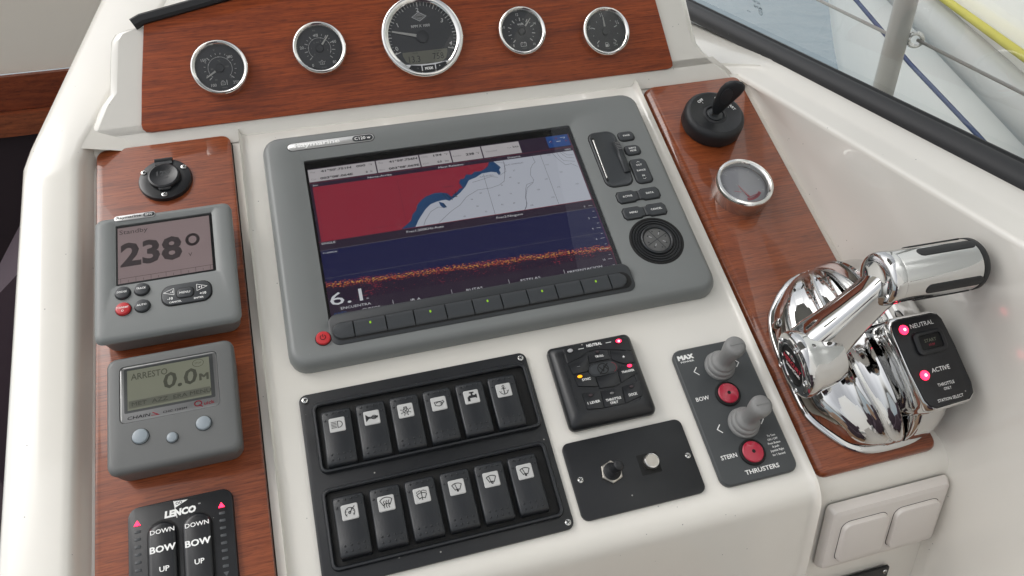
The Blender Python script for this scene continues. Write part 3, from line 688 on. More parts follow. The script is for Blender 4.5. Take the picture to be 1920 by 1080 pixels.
# ================================================================== TRIM TAB CONTROL
LX, LY = -150.6, 150
t = thing('trim_tab_control', 'black trim tab control with two rocker pads at bottom left', 'control panel', F0, LX, LY, .5)
HL = lambda x, y, h: (lambda q: (q[0] - LX, q[1] - LY))(hit(F0, x, y, h + .5))
m = MB().mat('black_satin'); m.slab(0, 0, 74.5, 91, 8, 0, 4.5, 1.2); m.build('plate', t)
for k, cx in enumerate((-13.2, 11.2)):
    m = MB().mat('gap_black'); m.slab(cx, -4, 22, 72, 11, 4, 4.7, .1); m.mat('black_plastic')
    cyr = -4 + (0 if k else -1)
    m.rl([(cx, cyr, 20, 70, 10, 4), (cx, cyr, 20, 70, 10, 6.6), (cx, cyr, 18, 67, 9, 8), (cx, cyr, 14, 62, 7, 8.6)])
    p = m.build('rocker_pad', t)
    m = MB().mat('print_white')
    for (px, py), s, c in (((304, 995), 'DOWN', 3.2), ((305, 1028), 'BOW', 4.6), ((308, 1066), 'UP', 3.6)) if k == 0 else (((369, 982), 'DOWN', 3.2), ((371, 1016), 'BOW', 4.6), ((374, 1052), 'UP', 3.6)):
        x, y = HL(px, py, 9); m.text(s, x, y, 8.75, c, bold=.035 if s == 'BOW' else .015, sx=1.12)
    m.build('lettering', p)
x, y = HL(338, 957, 5)
m = MB().mat('print_white'); m.text('LENCO', x, y - .8, 4.6, 4.6, bold=.06, sx=1.02, skew=.12); m.text('TM', x + 13.5, y + 2.2, 4.6, .9)
m.line([(x - 4.5, y + 8), (x - 2.6, y - 4.6)], .5, 4.65); m.poly([(x - 4.4, y + 8), (x + 5.6, y + 7.2), (x - 3.8, y + 2.8)], 4.65); m.mat('black_satin'); m.arc(x - 2, y + 6, .9, 0, 360, .4, 4.7, 10); m.arc(x + .4, y + 6.2, .9, 0, 360, .4, 4.7, 10); m.build('lettering', t)
for sx, (px0, py0) in ((0, (257, 982)), (1, (415, 947))):
    x, y = HL(px0, py0, 5)
    m = MB().mat('led_red'); m.loft([[(x - 2.4, y - 1.7, 4.4), (x + 2.4, y - 1.7, 4.4), (x, y + 2.4, 4.4)], [(x - 2.2, y - 1.5, 5.2), (x + 2.2, y - 1.5, 5.2), (x, y + 2.1, 5.2)]], True, True); m.build('indicator_lamp', t)
    for i in range(1, 10):
        yy = y - .4 - i * 5.55
        m = MB().mat('led_slot')
        if i == 9: m.poly([(x - 2, yy + 1.5), (x + 2, yy + 1.5), (x, yy - 1.8)], 4.65)
        else: m.slab(x, yy, 4.2, 2.0, .5, 4.3, 4.8, .1, 2)
        m.build('indicator_slot', t)

# ================================================================== CHARTPLOTTER
PX_, PY_ = 135.0, 403.0
t = thing('chartplotter', 'big grey chartplotter with a red coastal chart over a sonar picture', 'chartplotter', F0, PX_, PY_, 0)
H = lambda x, y, h: (lambda q: (q[0] - PX_, q[1] - PY_))(hit(F0, x, y, h))
HZ = 15.2                                   # top face height
m = MB().mat('grey_shell')
lc = ((-21.8 + 247.4) / 2 - PX_, (319 + 495) / 2 - PY_)
m.rl([(0, 0, 389, 249, 16, 0), (0, 0, 389.6, 249.6, 16, 4), (0, 0, 389, 249, 16, 8), (0, 0.6, 385.5, 246, 15, 12.4), (0, .8, 380, 241, 13, 14.6), (0, .8, 375, 237, 12, HZ),
      (lc[0] + .2, lc[1] - 3, 291, 204, 7, HZ), (lc[0], lc[1] - 2, 275, 186, 3, 10.4), (lc[0], lc[1] - 2, 271, 184, 2, 10.2), (lc[0], lc[1] - 2, 270.6, 183.6, 2, 9.0)], True, True)
m.build('housing', t)
Lm = MB().mat('screen_black'); Lm.poly([(lc[0] - 135.2, lc[1] - 93.6), (lc[0] + 135.2, lc[1] - 93.6), (lc[0] + 135.2, lc[1] + 89.6), (lc[0] - 135.2, lc[1] + 89.6)], 9.2); Lm.build('screen_mask', t)
SH = 9.4
def Q(pts, h=SH): return [H(x, y, h) for x, y in pts]
x0, y1 = H(576, 318, SH); x1, _ = H(1066, 252, SH); _, y0 = H(1158, 497, SH); y0 = min(y0, H(622, 596, SH)[1])
ych = (H(600, 455, SH)[1] + H(1108, 373, SH)[1]) / 2       # lower edge of the chart
yct = (H(583, 350, SH)[1] + H(1072, 284, SH)[1]) / 2       # upper edge of the chart
sonar_top = H(1000, 407, SH)[1]
b0 = H(628, 533, SH); b1 = H(1138, 464, SH)
SON_SLOPE = (b1[1] - b0[1]) / (b1[0] - b0[0]); SON_Y0 = (b0[1] - SON_SLOPE * b0[0]) * .001
sonar()
m = MB().mat('ui_dark'); m.poly([(x0, y0), (x1, y0), (x1, y1), (x0, y1)], SH); m.build('screen', t)
m = MB().mat('sonar'); m.poly([(x0, y0 + 14), (x1, y0 + 14), (x1, sonar_top), (x0, sonar_top)], SH + .05)
m.mat('ui_grey'); m.line([(x0, sonar_top), (x1, sonar_top)], .3, SH + .1)
q = H(640, 525, SH); q2 = H(1120, 434, SH); m.line([(x0, q[1] + 4), (x1, q[1] + 4)], .18, SH + .1)
m.mat('ui_white')
xr = x1 - 3
ys = [H(*p, SH)[1] for p in ((1104, 386), (1112, 408), (1122, 427), (1131, 446), (1137, 466), (1144, 485))]
for i, yy in enumerate(ys):
    m.line([(xr - 4, yy), (xr, yy)], .3, SH + .1); m.text(str(i * 2), xr - 8, yy, SH + .1, 2.0)
    m.line([(xr - 2, yy - 7), (xr, yy - 7)], .3, SH + .1)
m.text('SINGLE', x0 + 2, H(601, 457, SH)[1] - .5, SH + .1, 2.2, align='L', sx=1.25); m.text('F1:200KHz', x0 + 2, sonar_top - 3, SH + .1, 1.6, align='L', sx=1.25)
q = H(649, 557, SH); m.text('6.1', q[0], q[1], SH + .1, 12.5, width=28); m.text('m', q[0] + 18, q[1] - 5, SH + .1, 1.8)
m.build('sonar_picture', t)
# chart: land, shallows, deep water
Z5 = lambda pts: Q([(480 + x / 3.177, 180 + y / 3.177) for x, y in pts])
Z6 = lambda pts: Q([(860 + x / 5.684, 230 + y / 5.684) for x, y in pts])
cx0, cx1 = x0 + 2.2, x1 - 1.6
m = MB().mat('map_white'); m.poly([(cx0, ych), (cx1, ych), (cx1, yct), (cx0, yct)], SH + .05)
coast = Z5([(865, 795), (905, 760), (925, 742), (932, 705), (955, 680), (960, 650), (985, 620), (1010, 600), (1040, 588), (1065, 578), (1100, 575), (1140, 580), (1165, 602), (1178, 585), (1200, 570), (1212, 552), (1232, 548), (1210, 520), (1215, 498), (1240, 492), (1250, 468), (1285, 468), (1300, 452), (1340, 448), (1368, 430), (1382, 415), (1384, 388)])
deep = Z5([(950, 780), (968, 740), (990, 705), (1012, 672), (1040, 645), (1075, 630), (1105, 622), (1130, 618), (1152, 625), (1178, 608), (1215, 578), (1248, 540), (1268, 502), (1310, 485), (1345, 462), (1400, 452), (1432, 455), (1448, 472), (1458, 460), (1448, 440), (1458, 425), (1430, 402), (1412, 384)])
coast[0] = (coast[0][0], ych); deep[0] = (deep[0][0], ych); coast[-1] = (coast[-1][0], yct); deep[-1] = (deep[-1][0], yct)
m.mat('map_blue'); m.poly([(cx0, ych)] + deep + [(cx0, yct)], SH + .08)
m.mat('map_red'); m.poly([(cx0, ych)] + coast + [(cx0, yct)], SH + .11)
m.mat('map_blue'); m.poly(Z5([(1088, 630), (1118, 638), (1138, 662), (1118, 668), (1100, 655)]), SH + .11)
m.mat('print_black')
for p in (((1110, 580), (1135, 610)), ((1130, 585), (1172, 620)), ((1115, 640), (1132, 662)), ((1170, 582), (1200, 590)), ((1165, 600), (1200, 600)), ((1185, 565), (1195, 602))): m.line(Z5(p), .5, SH + .16)
m.build('chart', t)
m = MB().mat('map_line')
for p in ([(1000, 770), (1010, 740), (1040, 690), (1085, 662), (1120, 665)], [(1090, 755), (1135, 712), (1165, 685), (1215, 650), (1255, 600), (1320, 560), (1400, 548), (1450, 530), (1478, 508)], [(1478, 508), (1482, 470), (1478, 400), (1470, 385)], [(1290, 515), (1340, 500), (1400, 480), (1440, 485)], [(1652, 515), (1615, 548), (1608, 600), (1612, 650), (1600, 680)]):
    m.line(Z5(p), .35, SH + .14)
for p in ([(785, 360), (800, 395), (815, 420), (785, 450), (768, 490), (765, 560), (800, 610), (790, 635), (725, 660), (715, 700), (712, 800), (728, 860), (722, 900), (706, 930)], [(870, 345), (1066, 865)], [(262, 550), (390, 980)], [(1000, 330), (1060, 390), (1140, 450), (1200, 438), (1270, 470)], [(1045, 325), (1080, 370), (1120, 405), (1240, 412)], [(1080, 320), (1150, 370), (1230, 375)], [(1105, 315), (1160, 345), (1220, 342)], [(395, 425), (480, 430), (505, 520), (440, 560)]):
    m.line(Z6(p), .32, SH + .14)
for n_, px, py in (('27', 590, 510), ('68', 550, 583), ('89', 640, 645), ('84', 235, 750), ('96', 140, 818), ('89', 432, 775), ('72', 556, 757), ('92', 465, 873), ('69', 590, 857), ('72', 292, 948), ('110', 962, 345), ('114', 942, 448), ('121', 1092, 525), ('102', 935, 600), ('116', 1065, 685), ('120', 1262, 652), ('106', 850, 713), ('110', 1005, 795), ('105', 780, 880), ('93', 460, 667), ('65', 64, 998), ('58', 200, 890)):
    m.text(n_, *Z6([(px, py)])[0], SH + .14, 1.6)
m.text('ILLAS HORMIGAS', *Z6([(590, 440)])[0], SH + .14, 1.6, sx=1.1); m.text('ILA CASTELL', *Z6([(300, 568)])[0], SH + .14, 1.6, sx=1.1)
m.mat('ui_dark'); m.text('PALAMOS', *Z5([(1145, 540)])[0], SH + .14, 1.7)
for p in ([(840, 500), (895, 750)], [(840, 500), (1130, 455)], [(685, 790), (895, 760)], [(360, 560), (400, 850)]): m.line(Z5(p), .2, SH + .14)
m.build('chart_markings', t)['kind'] = 'stuff'
# data boxes and screen lettering
m = MB(); yb1 = y1 - 1.0; yb0 = yct + 6.2
edges = [H(580 + i, 0, SH)[0] for i in ()]
bx = [Z5([(305, 450)])[0][0], Z5([(712, 400)])[0][0], Z5([(972, 370)])[0][0], Z5([(1158, 345)])[0][0], Z5([(1342, 320)])[0][0], Z5([(1572, 290)])[0][0]]
for a, b in zip(bx, bx[1:]): m.mat('ui_box').poly([(a + .6, yb0), (b - .6, yb0), (b - .6, yb1), (a + .6, yb1)], SH + .05)
m.mat('ui_blue').poly([(x1 - 25, yb0 + 1), (x1 - 1.6, yb0 + 1), (x1 - 1.6, yb1 + .6), (x1 - 25, yb1 + .6)], SH + .05)
m.mat('ui_redline').line([(x0, yct + 4.9), (x1, yct + 4.9)], .4, SH + .06); m.line([(x0, ych - .3), (x1, ych - .3)], .6, SH + .12); m.line([(x1 - .9, y0), (x1 - .9, y1)], .3, SH + .06)
m.build('data_boxes', t)
m = MB().mat('ui_black'); ya = yb1 - 3.4; yb = yb0 + 3.2; z = SH + .1; e = bx
m.text("41\u00b050'.751N", e[0] + 27, ya, z, 2.5, bold=.035, width=29); m.text("003\u00b008'.064E", e[0] + 26.5, yb, z, 2.5, bold=.035, width=31)
m.text('000', e[1] - 14.5, ya, z, 2.5, bold=.03, width=9); m.text('\u00b0V', e[1] - 5, ya, z, 2.5); m.text('0', e[1] - 10, yb, z, 2.5, bold=.03); m.text('ft', e[1] - 5.5, yb, z, 2.5)
m.text("41\u00b050'.756N", e[2] - 16, ya, z, 2.5, bold=.035, width=28); m.text("003\u00b008'.069E", e[2] - 16.5, yb, z, 2.5, bold=.035, width=30)
m.text('194', e[3] - 13, ya, z, 2.5, bold=.03, width=8.5); m.text('\u00b0V', e[3] - 4.5, ya, z, 2.5); m.text('0.0', e[3] - 12.5, yb, z, 2.5, bold=.03); m.text('kts', e[3] - 5.2, yb, z, 2.4)
m.text('238', e[4] - 12.5, (ya + yb) / 2, z, 2.6, bold=.035, width=8.5); m.text('\u00b0V', e[4] - 4.5, (ya + yb) / 2, z, 2.5); m.text('-.- kts', e[5] - 8, (ya + yb) / 2 + 1.5, z, 2.5, width=12, bold=.01)
m.mat('ui_grey'); 
for s, xx, yy in (('Pos', e[0] + 5, ya), ('Cur', e[0] + 5, yb), ('Pos', e[1] + 5, ya), ('Barc', e[1] + 5, yb), ('COG', e[2] + 5, ya), ('SOG', e[2] + 5, yb), ('Rumbo', e[3] + 6, (ya + yb) / 2), ('Velocidad', e[4] + 9.5, (ya + yb) / 2)): m.text(s, xx, yy, z, 2.0, sx=1.05)
m.mat('ui_white')
for s, zx, zy in (('Norte-Arriba', 735, 468), ('Movi Relativo', 1160, 412), ('Sistema', 1535, 361)): m.text(s, Z5([(zx, zy)])[0][0], yct + 2.2, z, 2.3, width=4.0 * len(s) * .48)
m.text('NAV', x1 - 6.5, yct + 2.2, z, 2.2); m.text('3mn', x0 + 5, yct + 2.0, z, 2.0)
m.text('Frec1:200KHz-Auto', *Z5([(1008, 793)])[0], z, 2.4, width=35); m.text('Frec2:Ninguno', *Z5([(1512, 716)])[0], z, 2.4, width=26)
for s, px, py, w_ in (('ENCUENTRA', 677, 577, 26), ('CURSOR', 706, 579, 16), ('IR A...', 791, 558, 12), ('RUTAS...', 901, 539, 18), ('ESTELAS...', 1006, 521, 22), ('PRESENTACION...', 1107, 502, 37)):
    q = H(px, py, SH); m.text(s, q[0] - 4, y0 + (7.5 if s == 'ENCUENTRA' else 2.6 if s == 'CURSOR' else 3.6), z, 2.4, width=w_)
for px, py in ((736, 562), (847, 547), (954, 527), (1057, 507)): q = H(px, py, SH); m.line([(q[0], y0 + 1.5), (q[0], y0 + 7)], .35, z)
m.mat('ui_sky'); m.text('PUNTO', H(647, 586, SH)[0] - 4, y0 + 3, z, 2.2)
xx = x1 - 13; yy = (yb0 + yb1) / 2 + 1
m.mat('ui_redline')
for a, b in ((-8, 0), (-1.5, 3.6), (8, -1)): m.line([(xx + a - 1.2, yy + b - 1), (xx + a + 1.2, yy + b + 1)], .4, z); m.line([(xx + a - 1.2, yy + b + 1), (xx + a + 1.2, yy + b - 1)], .4, z)
m.mat('ui_white'); m.line([(xx - 2, yy - .6), (xx + 2, yy - .6)], .6, z); m.line([(xx + 3, yy + 3.8), (xx + 8, yy + 3.8), (xx + 6.5, yy + 2)], .4, z); m.line([(xx - 10, yy - .5), (xx - 8, yy + 1)], .4, z)
m.build('screen_lettering', t)['kind'] = 'stuff'
m = MB().mat('clear_glass'); m.poly([(lc[0] - 135, lc[1] - 93), (lc[0] + 135, lc[1] - 93), (lc[0] + 135, lc[1] + 89), (lc[0] - 135, lc[1] + 89)], 10.0); m.build('screen_glass', t)
# badge
q = H(621, 267, HZ)
m = MB().mat('gap_black'); m.slab(q[0], q[1], 84.5, 10.2, 5.1, HZ - .3, HZ + .12, .05, 8); m.mat('badge_silver'); m.slab(q[0], q[1], 83, 9, 4.5, HZ - .3, HZ + .5, .3, 8)
m.mat('charcoal'); m.slab(q[0] + 30.5, q[1], 20, 7.2, 3.6, HZ, HZ + .65, .1, 8)
m.mat('print_grey'); m.text('Raymarine', q[0] - 13, q[1] - .25, HZ + .53, 4.9, bold=.045, width=43); m.mat('print_white'); m.text('Raymarine', q[0] - 13.4, q[1] + .15, HZ + .58, 4.9, bold=.045, width=43); m.text('C120 w', q[0] + 30.5, q[1], HZ + .7, 3.6, bold=.01, width=15.5)
m.build('badge', t)
# card door
c0 = H(1144, 298, HZ)
m = MB().mat('gap_black'); m.slab(*c0, 30, 71.5, 9, HZ - .5, HZ + .1, .05); m.mat('charcoal_key')
m.rl([(*c0, 28.4, 70, 8.4, HZ - .5), (*c0, 28.4, 70, 8.4, HZ + .8), (*c0, 26.6, 68, 7.6, HZ + 1.6), (*c0, 24, 65, 6.5, HZ + 1.2), (*c0, 23.6, 64.6, 6, HZ + 1.1)]); cdoor = m.build('card_door', t)
m = MB().mat('steel'); m.tube([(c0[0] - 10.5, c0[1] + 25, HZ + 1.6), (c0[0] - 11.5, c0[1] - 24, HZ + 1.6)], .8, 10); m.mat('gap_black'); m.tube([(c0[0] - 10.3, c0[1] + 28, HZ + 1.2), (c0[0] - 11.7, c0[1] - 27, HZ + 1.2)], 1.1, 8); m.build('hinge_pin', cdoor)
lx, ly = c0[0] + 11.5, c0[1] - 2
m = MB().mat('charcoal'); m.loft([[(lx + a, ly + b, z) for a, z in ((-3.6, HZ), (-3.4, HZ + k * .7), (-2, HZ + k), (2, HZ + k), (3.4, HZ + k * .7), (3.6, HZ))] for b, k in ((21, 3), (19, 5.2), (8, 6), (2, 4.4), (-16, 4.6), (-18.5, 3))], True, True)
for i in range(5): m.mat('led_off').box(lx - 2.2, lx + 2.2, ly + 8 + i * 2.1, ly + 8.9 + i * 2.1, HZ + 5.4, HZ + 6.3)
m.build('latch', cdoor)
# keys on the right
def key(px, py, w_, h_, r, labels, name='key'):
    q = H(px, py, HZ + 1)
    m = MB().mat('gap_black'); m.slab(*q, w_ + 1.6, h_ + 1.6, r + .6, HZ - .4, HZ + .1, .05); m.mat('charcoal_key')
    m.rl([(*q, w_, h_, r, HZ - .3), (*q, w_, h_, r, HZ + .9), (*q, w_ - 1.2, h_ - 1.2, r - .5, HZ + 1.7), (*q, w_ - 3, h_ - 3, r - 1, HZ + 2.0)])
    m.mat('print_white')
    for s, dx, dy, c in labels:
        if s in '^v':
            k = 1 if s == '^' else -1; m.line([(q[0] - 1.6 + dx, q[1] + dy - .5 * k), (q[0] + dx, q[1] + dy + .6 * k), (q[0] + 1.6 + dx, q[1] + dy - .5 * k)], .35, HZ + 2.1)
        else: m.text(s, q[0] + dx, q[1] + dy, HZ + 2.1, c, bold=.012)
    m.build(name, t)
key(1174, 255, 16.5, 11.5, 4.5, [('PAGE', 0, 0, 2.1)])
key(1186, 281, 16, 12, 4.5, [('WPTS', 0, 1.6, 2.1), ('MOB', 0, -1.6, 2.1)])
key(1202, 320, 17, 30, 5, [('^', 0, 10.5, 1), ('OUT', 0, 6.8, 2.0), ('RANGE', 0, 0, 2.0), ('IN', 0, -6.8, 2.0), ('v', 0, -10.5, 1)])
def twin(pa, pb, la, lb):
    a = H(*pa, HZ + 1); b = H(*pb, HZ + 1)
    for p, l_, sgn in ((a, la, 1), (b, lb, -1)):
        o = [(-11, 3), (-8.5, 6.2), (7, 6.2), (8.2, 5.0), (10.9, 4.6), (10.9, -4.6), (8.2, -5.0), (7, -6.2), (-8.5, -6.2), (-11, -3)]
        o = [(x * sgn, y) for x, y in o]
        m = MB().mat('gap_black'); m.loft([[(p[0] + x * 1.07, p[1] + y * 1.13, z) for x, y in o] for z in (HZ - .3, HZ + .08)]); m.mat('charcoal_key')
        m.loft([[(p[0] + x * k, p[1] + y * k, z) for x, y in o] for k, z in ((1, HZ - .2), (1, HZ + .9), (.93, HZ + 1.6), (.8, HZ + 1.9))])
        m.mat('print_white'); m.text(l_, p[0] - sgn * .8, p[1], HZ + 2.0, 2.1, bold=.012); m.build('key', t)
ya_ = (H(1178, 369, HZ + 1)[1] + H(1214, 362, HZ + 1)[1]) / 2
def twin2(pa, pb, la, lb):
    a = H(*pa, HZ + 1); b = H(*pb, HZ + 1); y = (a[1] + b[1]) / 2; mx_ = (a[0] + b[0]) / 2
    for p, l_, sgn in (((mx_ - 11, y), la, 1), ((mx_ + 11, y), lb, -1)):
        o = [(-11, 3.4), (-8.5, 6.6), (5.5, 6.6), (7.4, 5.2), (10.8, 4.9), (10.8, -4.9), (7.4, -5.2), (5.5, -6.6), (-8.5, -6.6), (-11, -3.4)]
        o = [(x * sgn, yy) for x, yy in o]
        m = MB().mat('gap_black'); m.loft([[(p[0] + x * 1.07, p[1] + yy * 1.13, z) for x, yy in o] for z in (HZ - .3, HZ + .08)]); m.mat('charcoal_key')
        m.loft([[(p[0] + x * k, p[1] + yy * k, z) for x, yy in o] for k, z in ((1, HZ - .2), (1, HZ + .9), (.93, HZ + 1.6), (.8, HZ + 1.9))])
        m.mat('print_white'); m.text(l_, p[0] - sgn * .8, p[1], HZ + 2.0, 2.1, bold=.012); m.build('key', t)
twin2((1178, 369), (1216, 362), 'ACTIVE', 'DATA'); twin2((1190, 399), (1228, 392), 'MENU', 'CANCEL')
# rotary knob well with worn, exposed hub
q = H(1231, 451, HZ)
m = MB().mat('gap_black'); m.lathe([(26.5, HZ + .05), (25.8, HZ + .5), (24.4, HZ + .6), (23.6, HZ - .6)], 48, *q, False, False); m.mat('black_plastic')
for r in (22.6, 20.0, 17.4): m.lathe([(r + .9, HZ - .4), (r + .5, HZ + .9), (r - .5, HZ + .9), (r - 1.1, HZ - .4)], 48, *q)
m.mat('gap_black'); m.disc(*q, 24.4, HZ + .1, 40); m.build('knob_well', t)
m = MB().mat('charcoal'); m.lathe([(15.6, HZ), (15.6, HZ + 2.6), (14.4, HZ + 3.4), (13.4, HZ + 2.4), (13.2, HZ + .6)], 40, *q); m.mat('hub_grey'); m.lathe([(12.8, HZ + .4), (12.8, HZ + 1.6), (11.6, HZ + 2.0), (6, HZ + 2.4)], 36, *q, c1=True)
m.mat('charcoal'); 
for a in range(0, 360, 45): p = polar(9.4, a + 12); m.disc(q[0] + p[0], q[1] + p[1], .8, HZ + 2.25, 10)
for a in (25, 115): d = polar(11.6, a); m.line([(q[0] - d[0], q[1] - d[1]), (q[0] + d[0], q[1] + d[1])], .7, HZ + 2.5)
m.mat('led_clear'); 
for a in (60, 150, 240, 330): p = polar(8, a); m.line([(q[0] + p[0] * .7, q[1] + p[1] * .7), (q[0] + p[0], q[1] + p[1])], .7, HZ + 2.56)
m.build('knob_hub', t)
# soft key bar
yA, yB = 296.5 - PY_, 312.0 - PY_; xA = -22 - PX_; xB = 250 - PX_
m = MB().mat('charcoal'); m.rl([((xA + xB) / 2, (292 + 321.5) / 2 - PY_, xB - xA + 2, 29.5, 8, 9), ((xA + xB) / 2, (292 + 321.5) / 2 - PY_, xB - xA + 2, 29.5, 8, HZ + .5), ((xA + xB) / 2, (292 + 321.5) / 2 - PY_, xB - xA, 28, 7, HZ + 1)], n=7); m.mat('gap_black'); m.slab((xA + xB) / 2, (yA + yB) / 2 - .4, xB - xA - 3, 17.4, 8, HZ + .8, HZ + 1.1, .05, 8); m.build('soft_key_panel', t)
ks = [627, 667, 728, 781, 841, 892, 946, 995, 1049, 1097, 1150, 1181]
ku = [H(x, 641 - (x - 627) * .182, HZ + 2)[0] for x in ks]
for i, (a, b) in enumerate(zip(ku, ku[1:])):
    m = MB().mat('charcoal_key'); yc = (yA + yB) / 2; hh = 15
    if i in (0, len(ku) - 2):
        s = 1 if i == 0 else -1; xe = a if i == 0 else b; xi = b - .3 if i == 0 else a + .3; o = [(xi, yc - hh / 2)] + [(xe + s * 7.5 - s * 7.5 * math.sin(R(k)), yc - hh / 2 * math.cos(R(k))) for k in range(0, 181, 15)] + [(xi, yc + hh / 2)]
    else: o = [(a + .3, yc - hh / 2), (b - .3, yc - hh / 2), (b - .3, yc + hh / 2), (a + .3, yc + hh / 2)]
    cx = sum(p[0] for p in o) / len(o)
    m.loft([[(cx + (x - cx) * k, yc + (y - yc) * k2, z) for x, y in o] for k, k2, z in ((1, 1, HZ + .9), (1, 1, HZ + 1.8), (.985, .88, HZ + 2.7), (.97, .6, HZ + 3.1))])
    if i in (1, 3, 5, 7, 9): m.mat('led_green'); m.slab((a + b) / 2 + .5, yc + 2.4, 1.6, 2.4, .7, HZ + 2.6, HZ + 3.2, .1, 2)
    m.build('soft_key', t)
q = H(606, 634, HZ + 1)
m = MB().mat('gap_black'); m.disc(*q, 6.8, HZ + .1, 32); m.mat('button_red'); m.lathe([(6.1, HZ - .2), (6.1, HZ + 1.6), (5.4, HZ + 2.4), (3.5, HZ + 2.7)], 30, *q, c1=True)
m.mat('gap_black'); m.arc(q[0], q[1], 2.2, 125, 415, .6, HZ + 2.8); m.line([(q[0], q[1] + .4), (q[0], q[1] + 2.8)], .6, HZ + 2.8); m.build('power_button', t)

# ================================================================== ROCKER SWITCH PANEL
WX, WY = 40.0, 182.0
t = thing('switch_panel', 'black switch panel holding twelve rocker switches in two rows', 'switch panel', F0, WX, WY, .3)
H = lambda x, y, h: (lambda q: (q[0] - WX, q[1] - WY))(hit(F0, x, y, h))
m = MB().mat('black_satin'); m.slab(0, 0, 193, 154, 6, 0, 2.6, .5); m.build('plate', t)
for x, y in ((-91.6, 72), (91.6, 71.6), (91.8, -71.8), (-91.4, -71.6)): screw(t, x, y, 2.5, 2.7, 30)
ROWS = ((43.3, 219.0, 181.0, 59.5, 215.6), (41.2, 146.3, 180.0, 62.5, 145.2))
for cx, cy, w_, h_, _ in ROWS:
    m = MB().mat('rocker_black'); a, b = cx - WX, cy - WY
    m.rl([(a, b, w_, h_, 6, 2.5), (a, b, w_, h_, 6, 5), (a, b, w_ - 1.6, h_ - 1.6, 5.4, 6.2), (a, b, w_ - 4.4, h_ - 4.4, 4.4, 6.4), (a, b, w_ - 6, h_ - 6, 3.6, 5.6), (a, b, w_ - 6.4, h_ - 6.4, 3.4, 2.7)]); m.build('mounting_frame', t)
    m = MB().mat('gap_black'); m.slab(a, b, w_ - 6.6, h_ - 6.6, 3, 2.5, 3.0, .1); m.build('frame_recess', t)
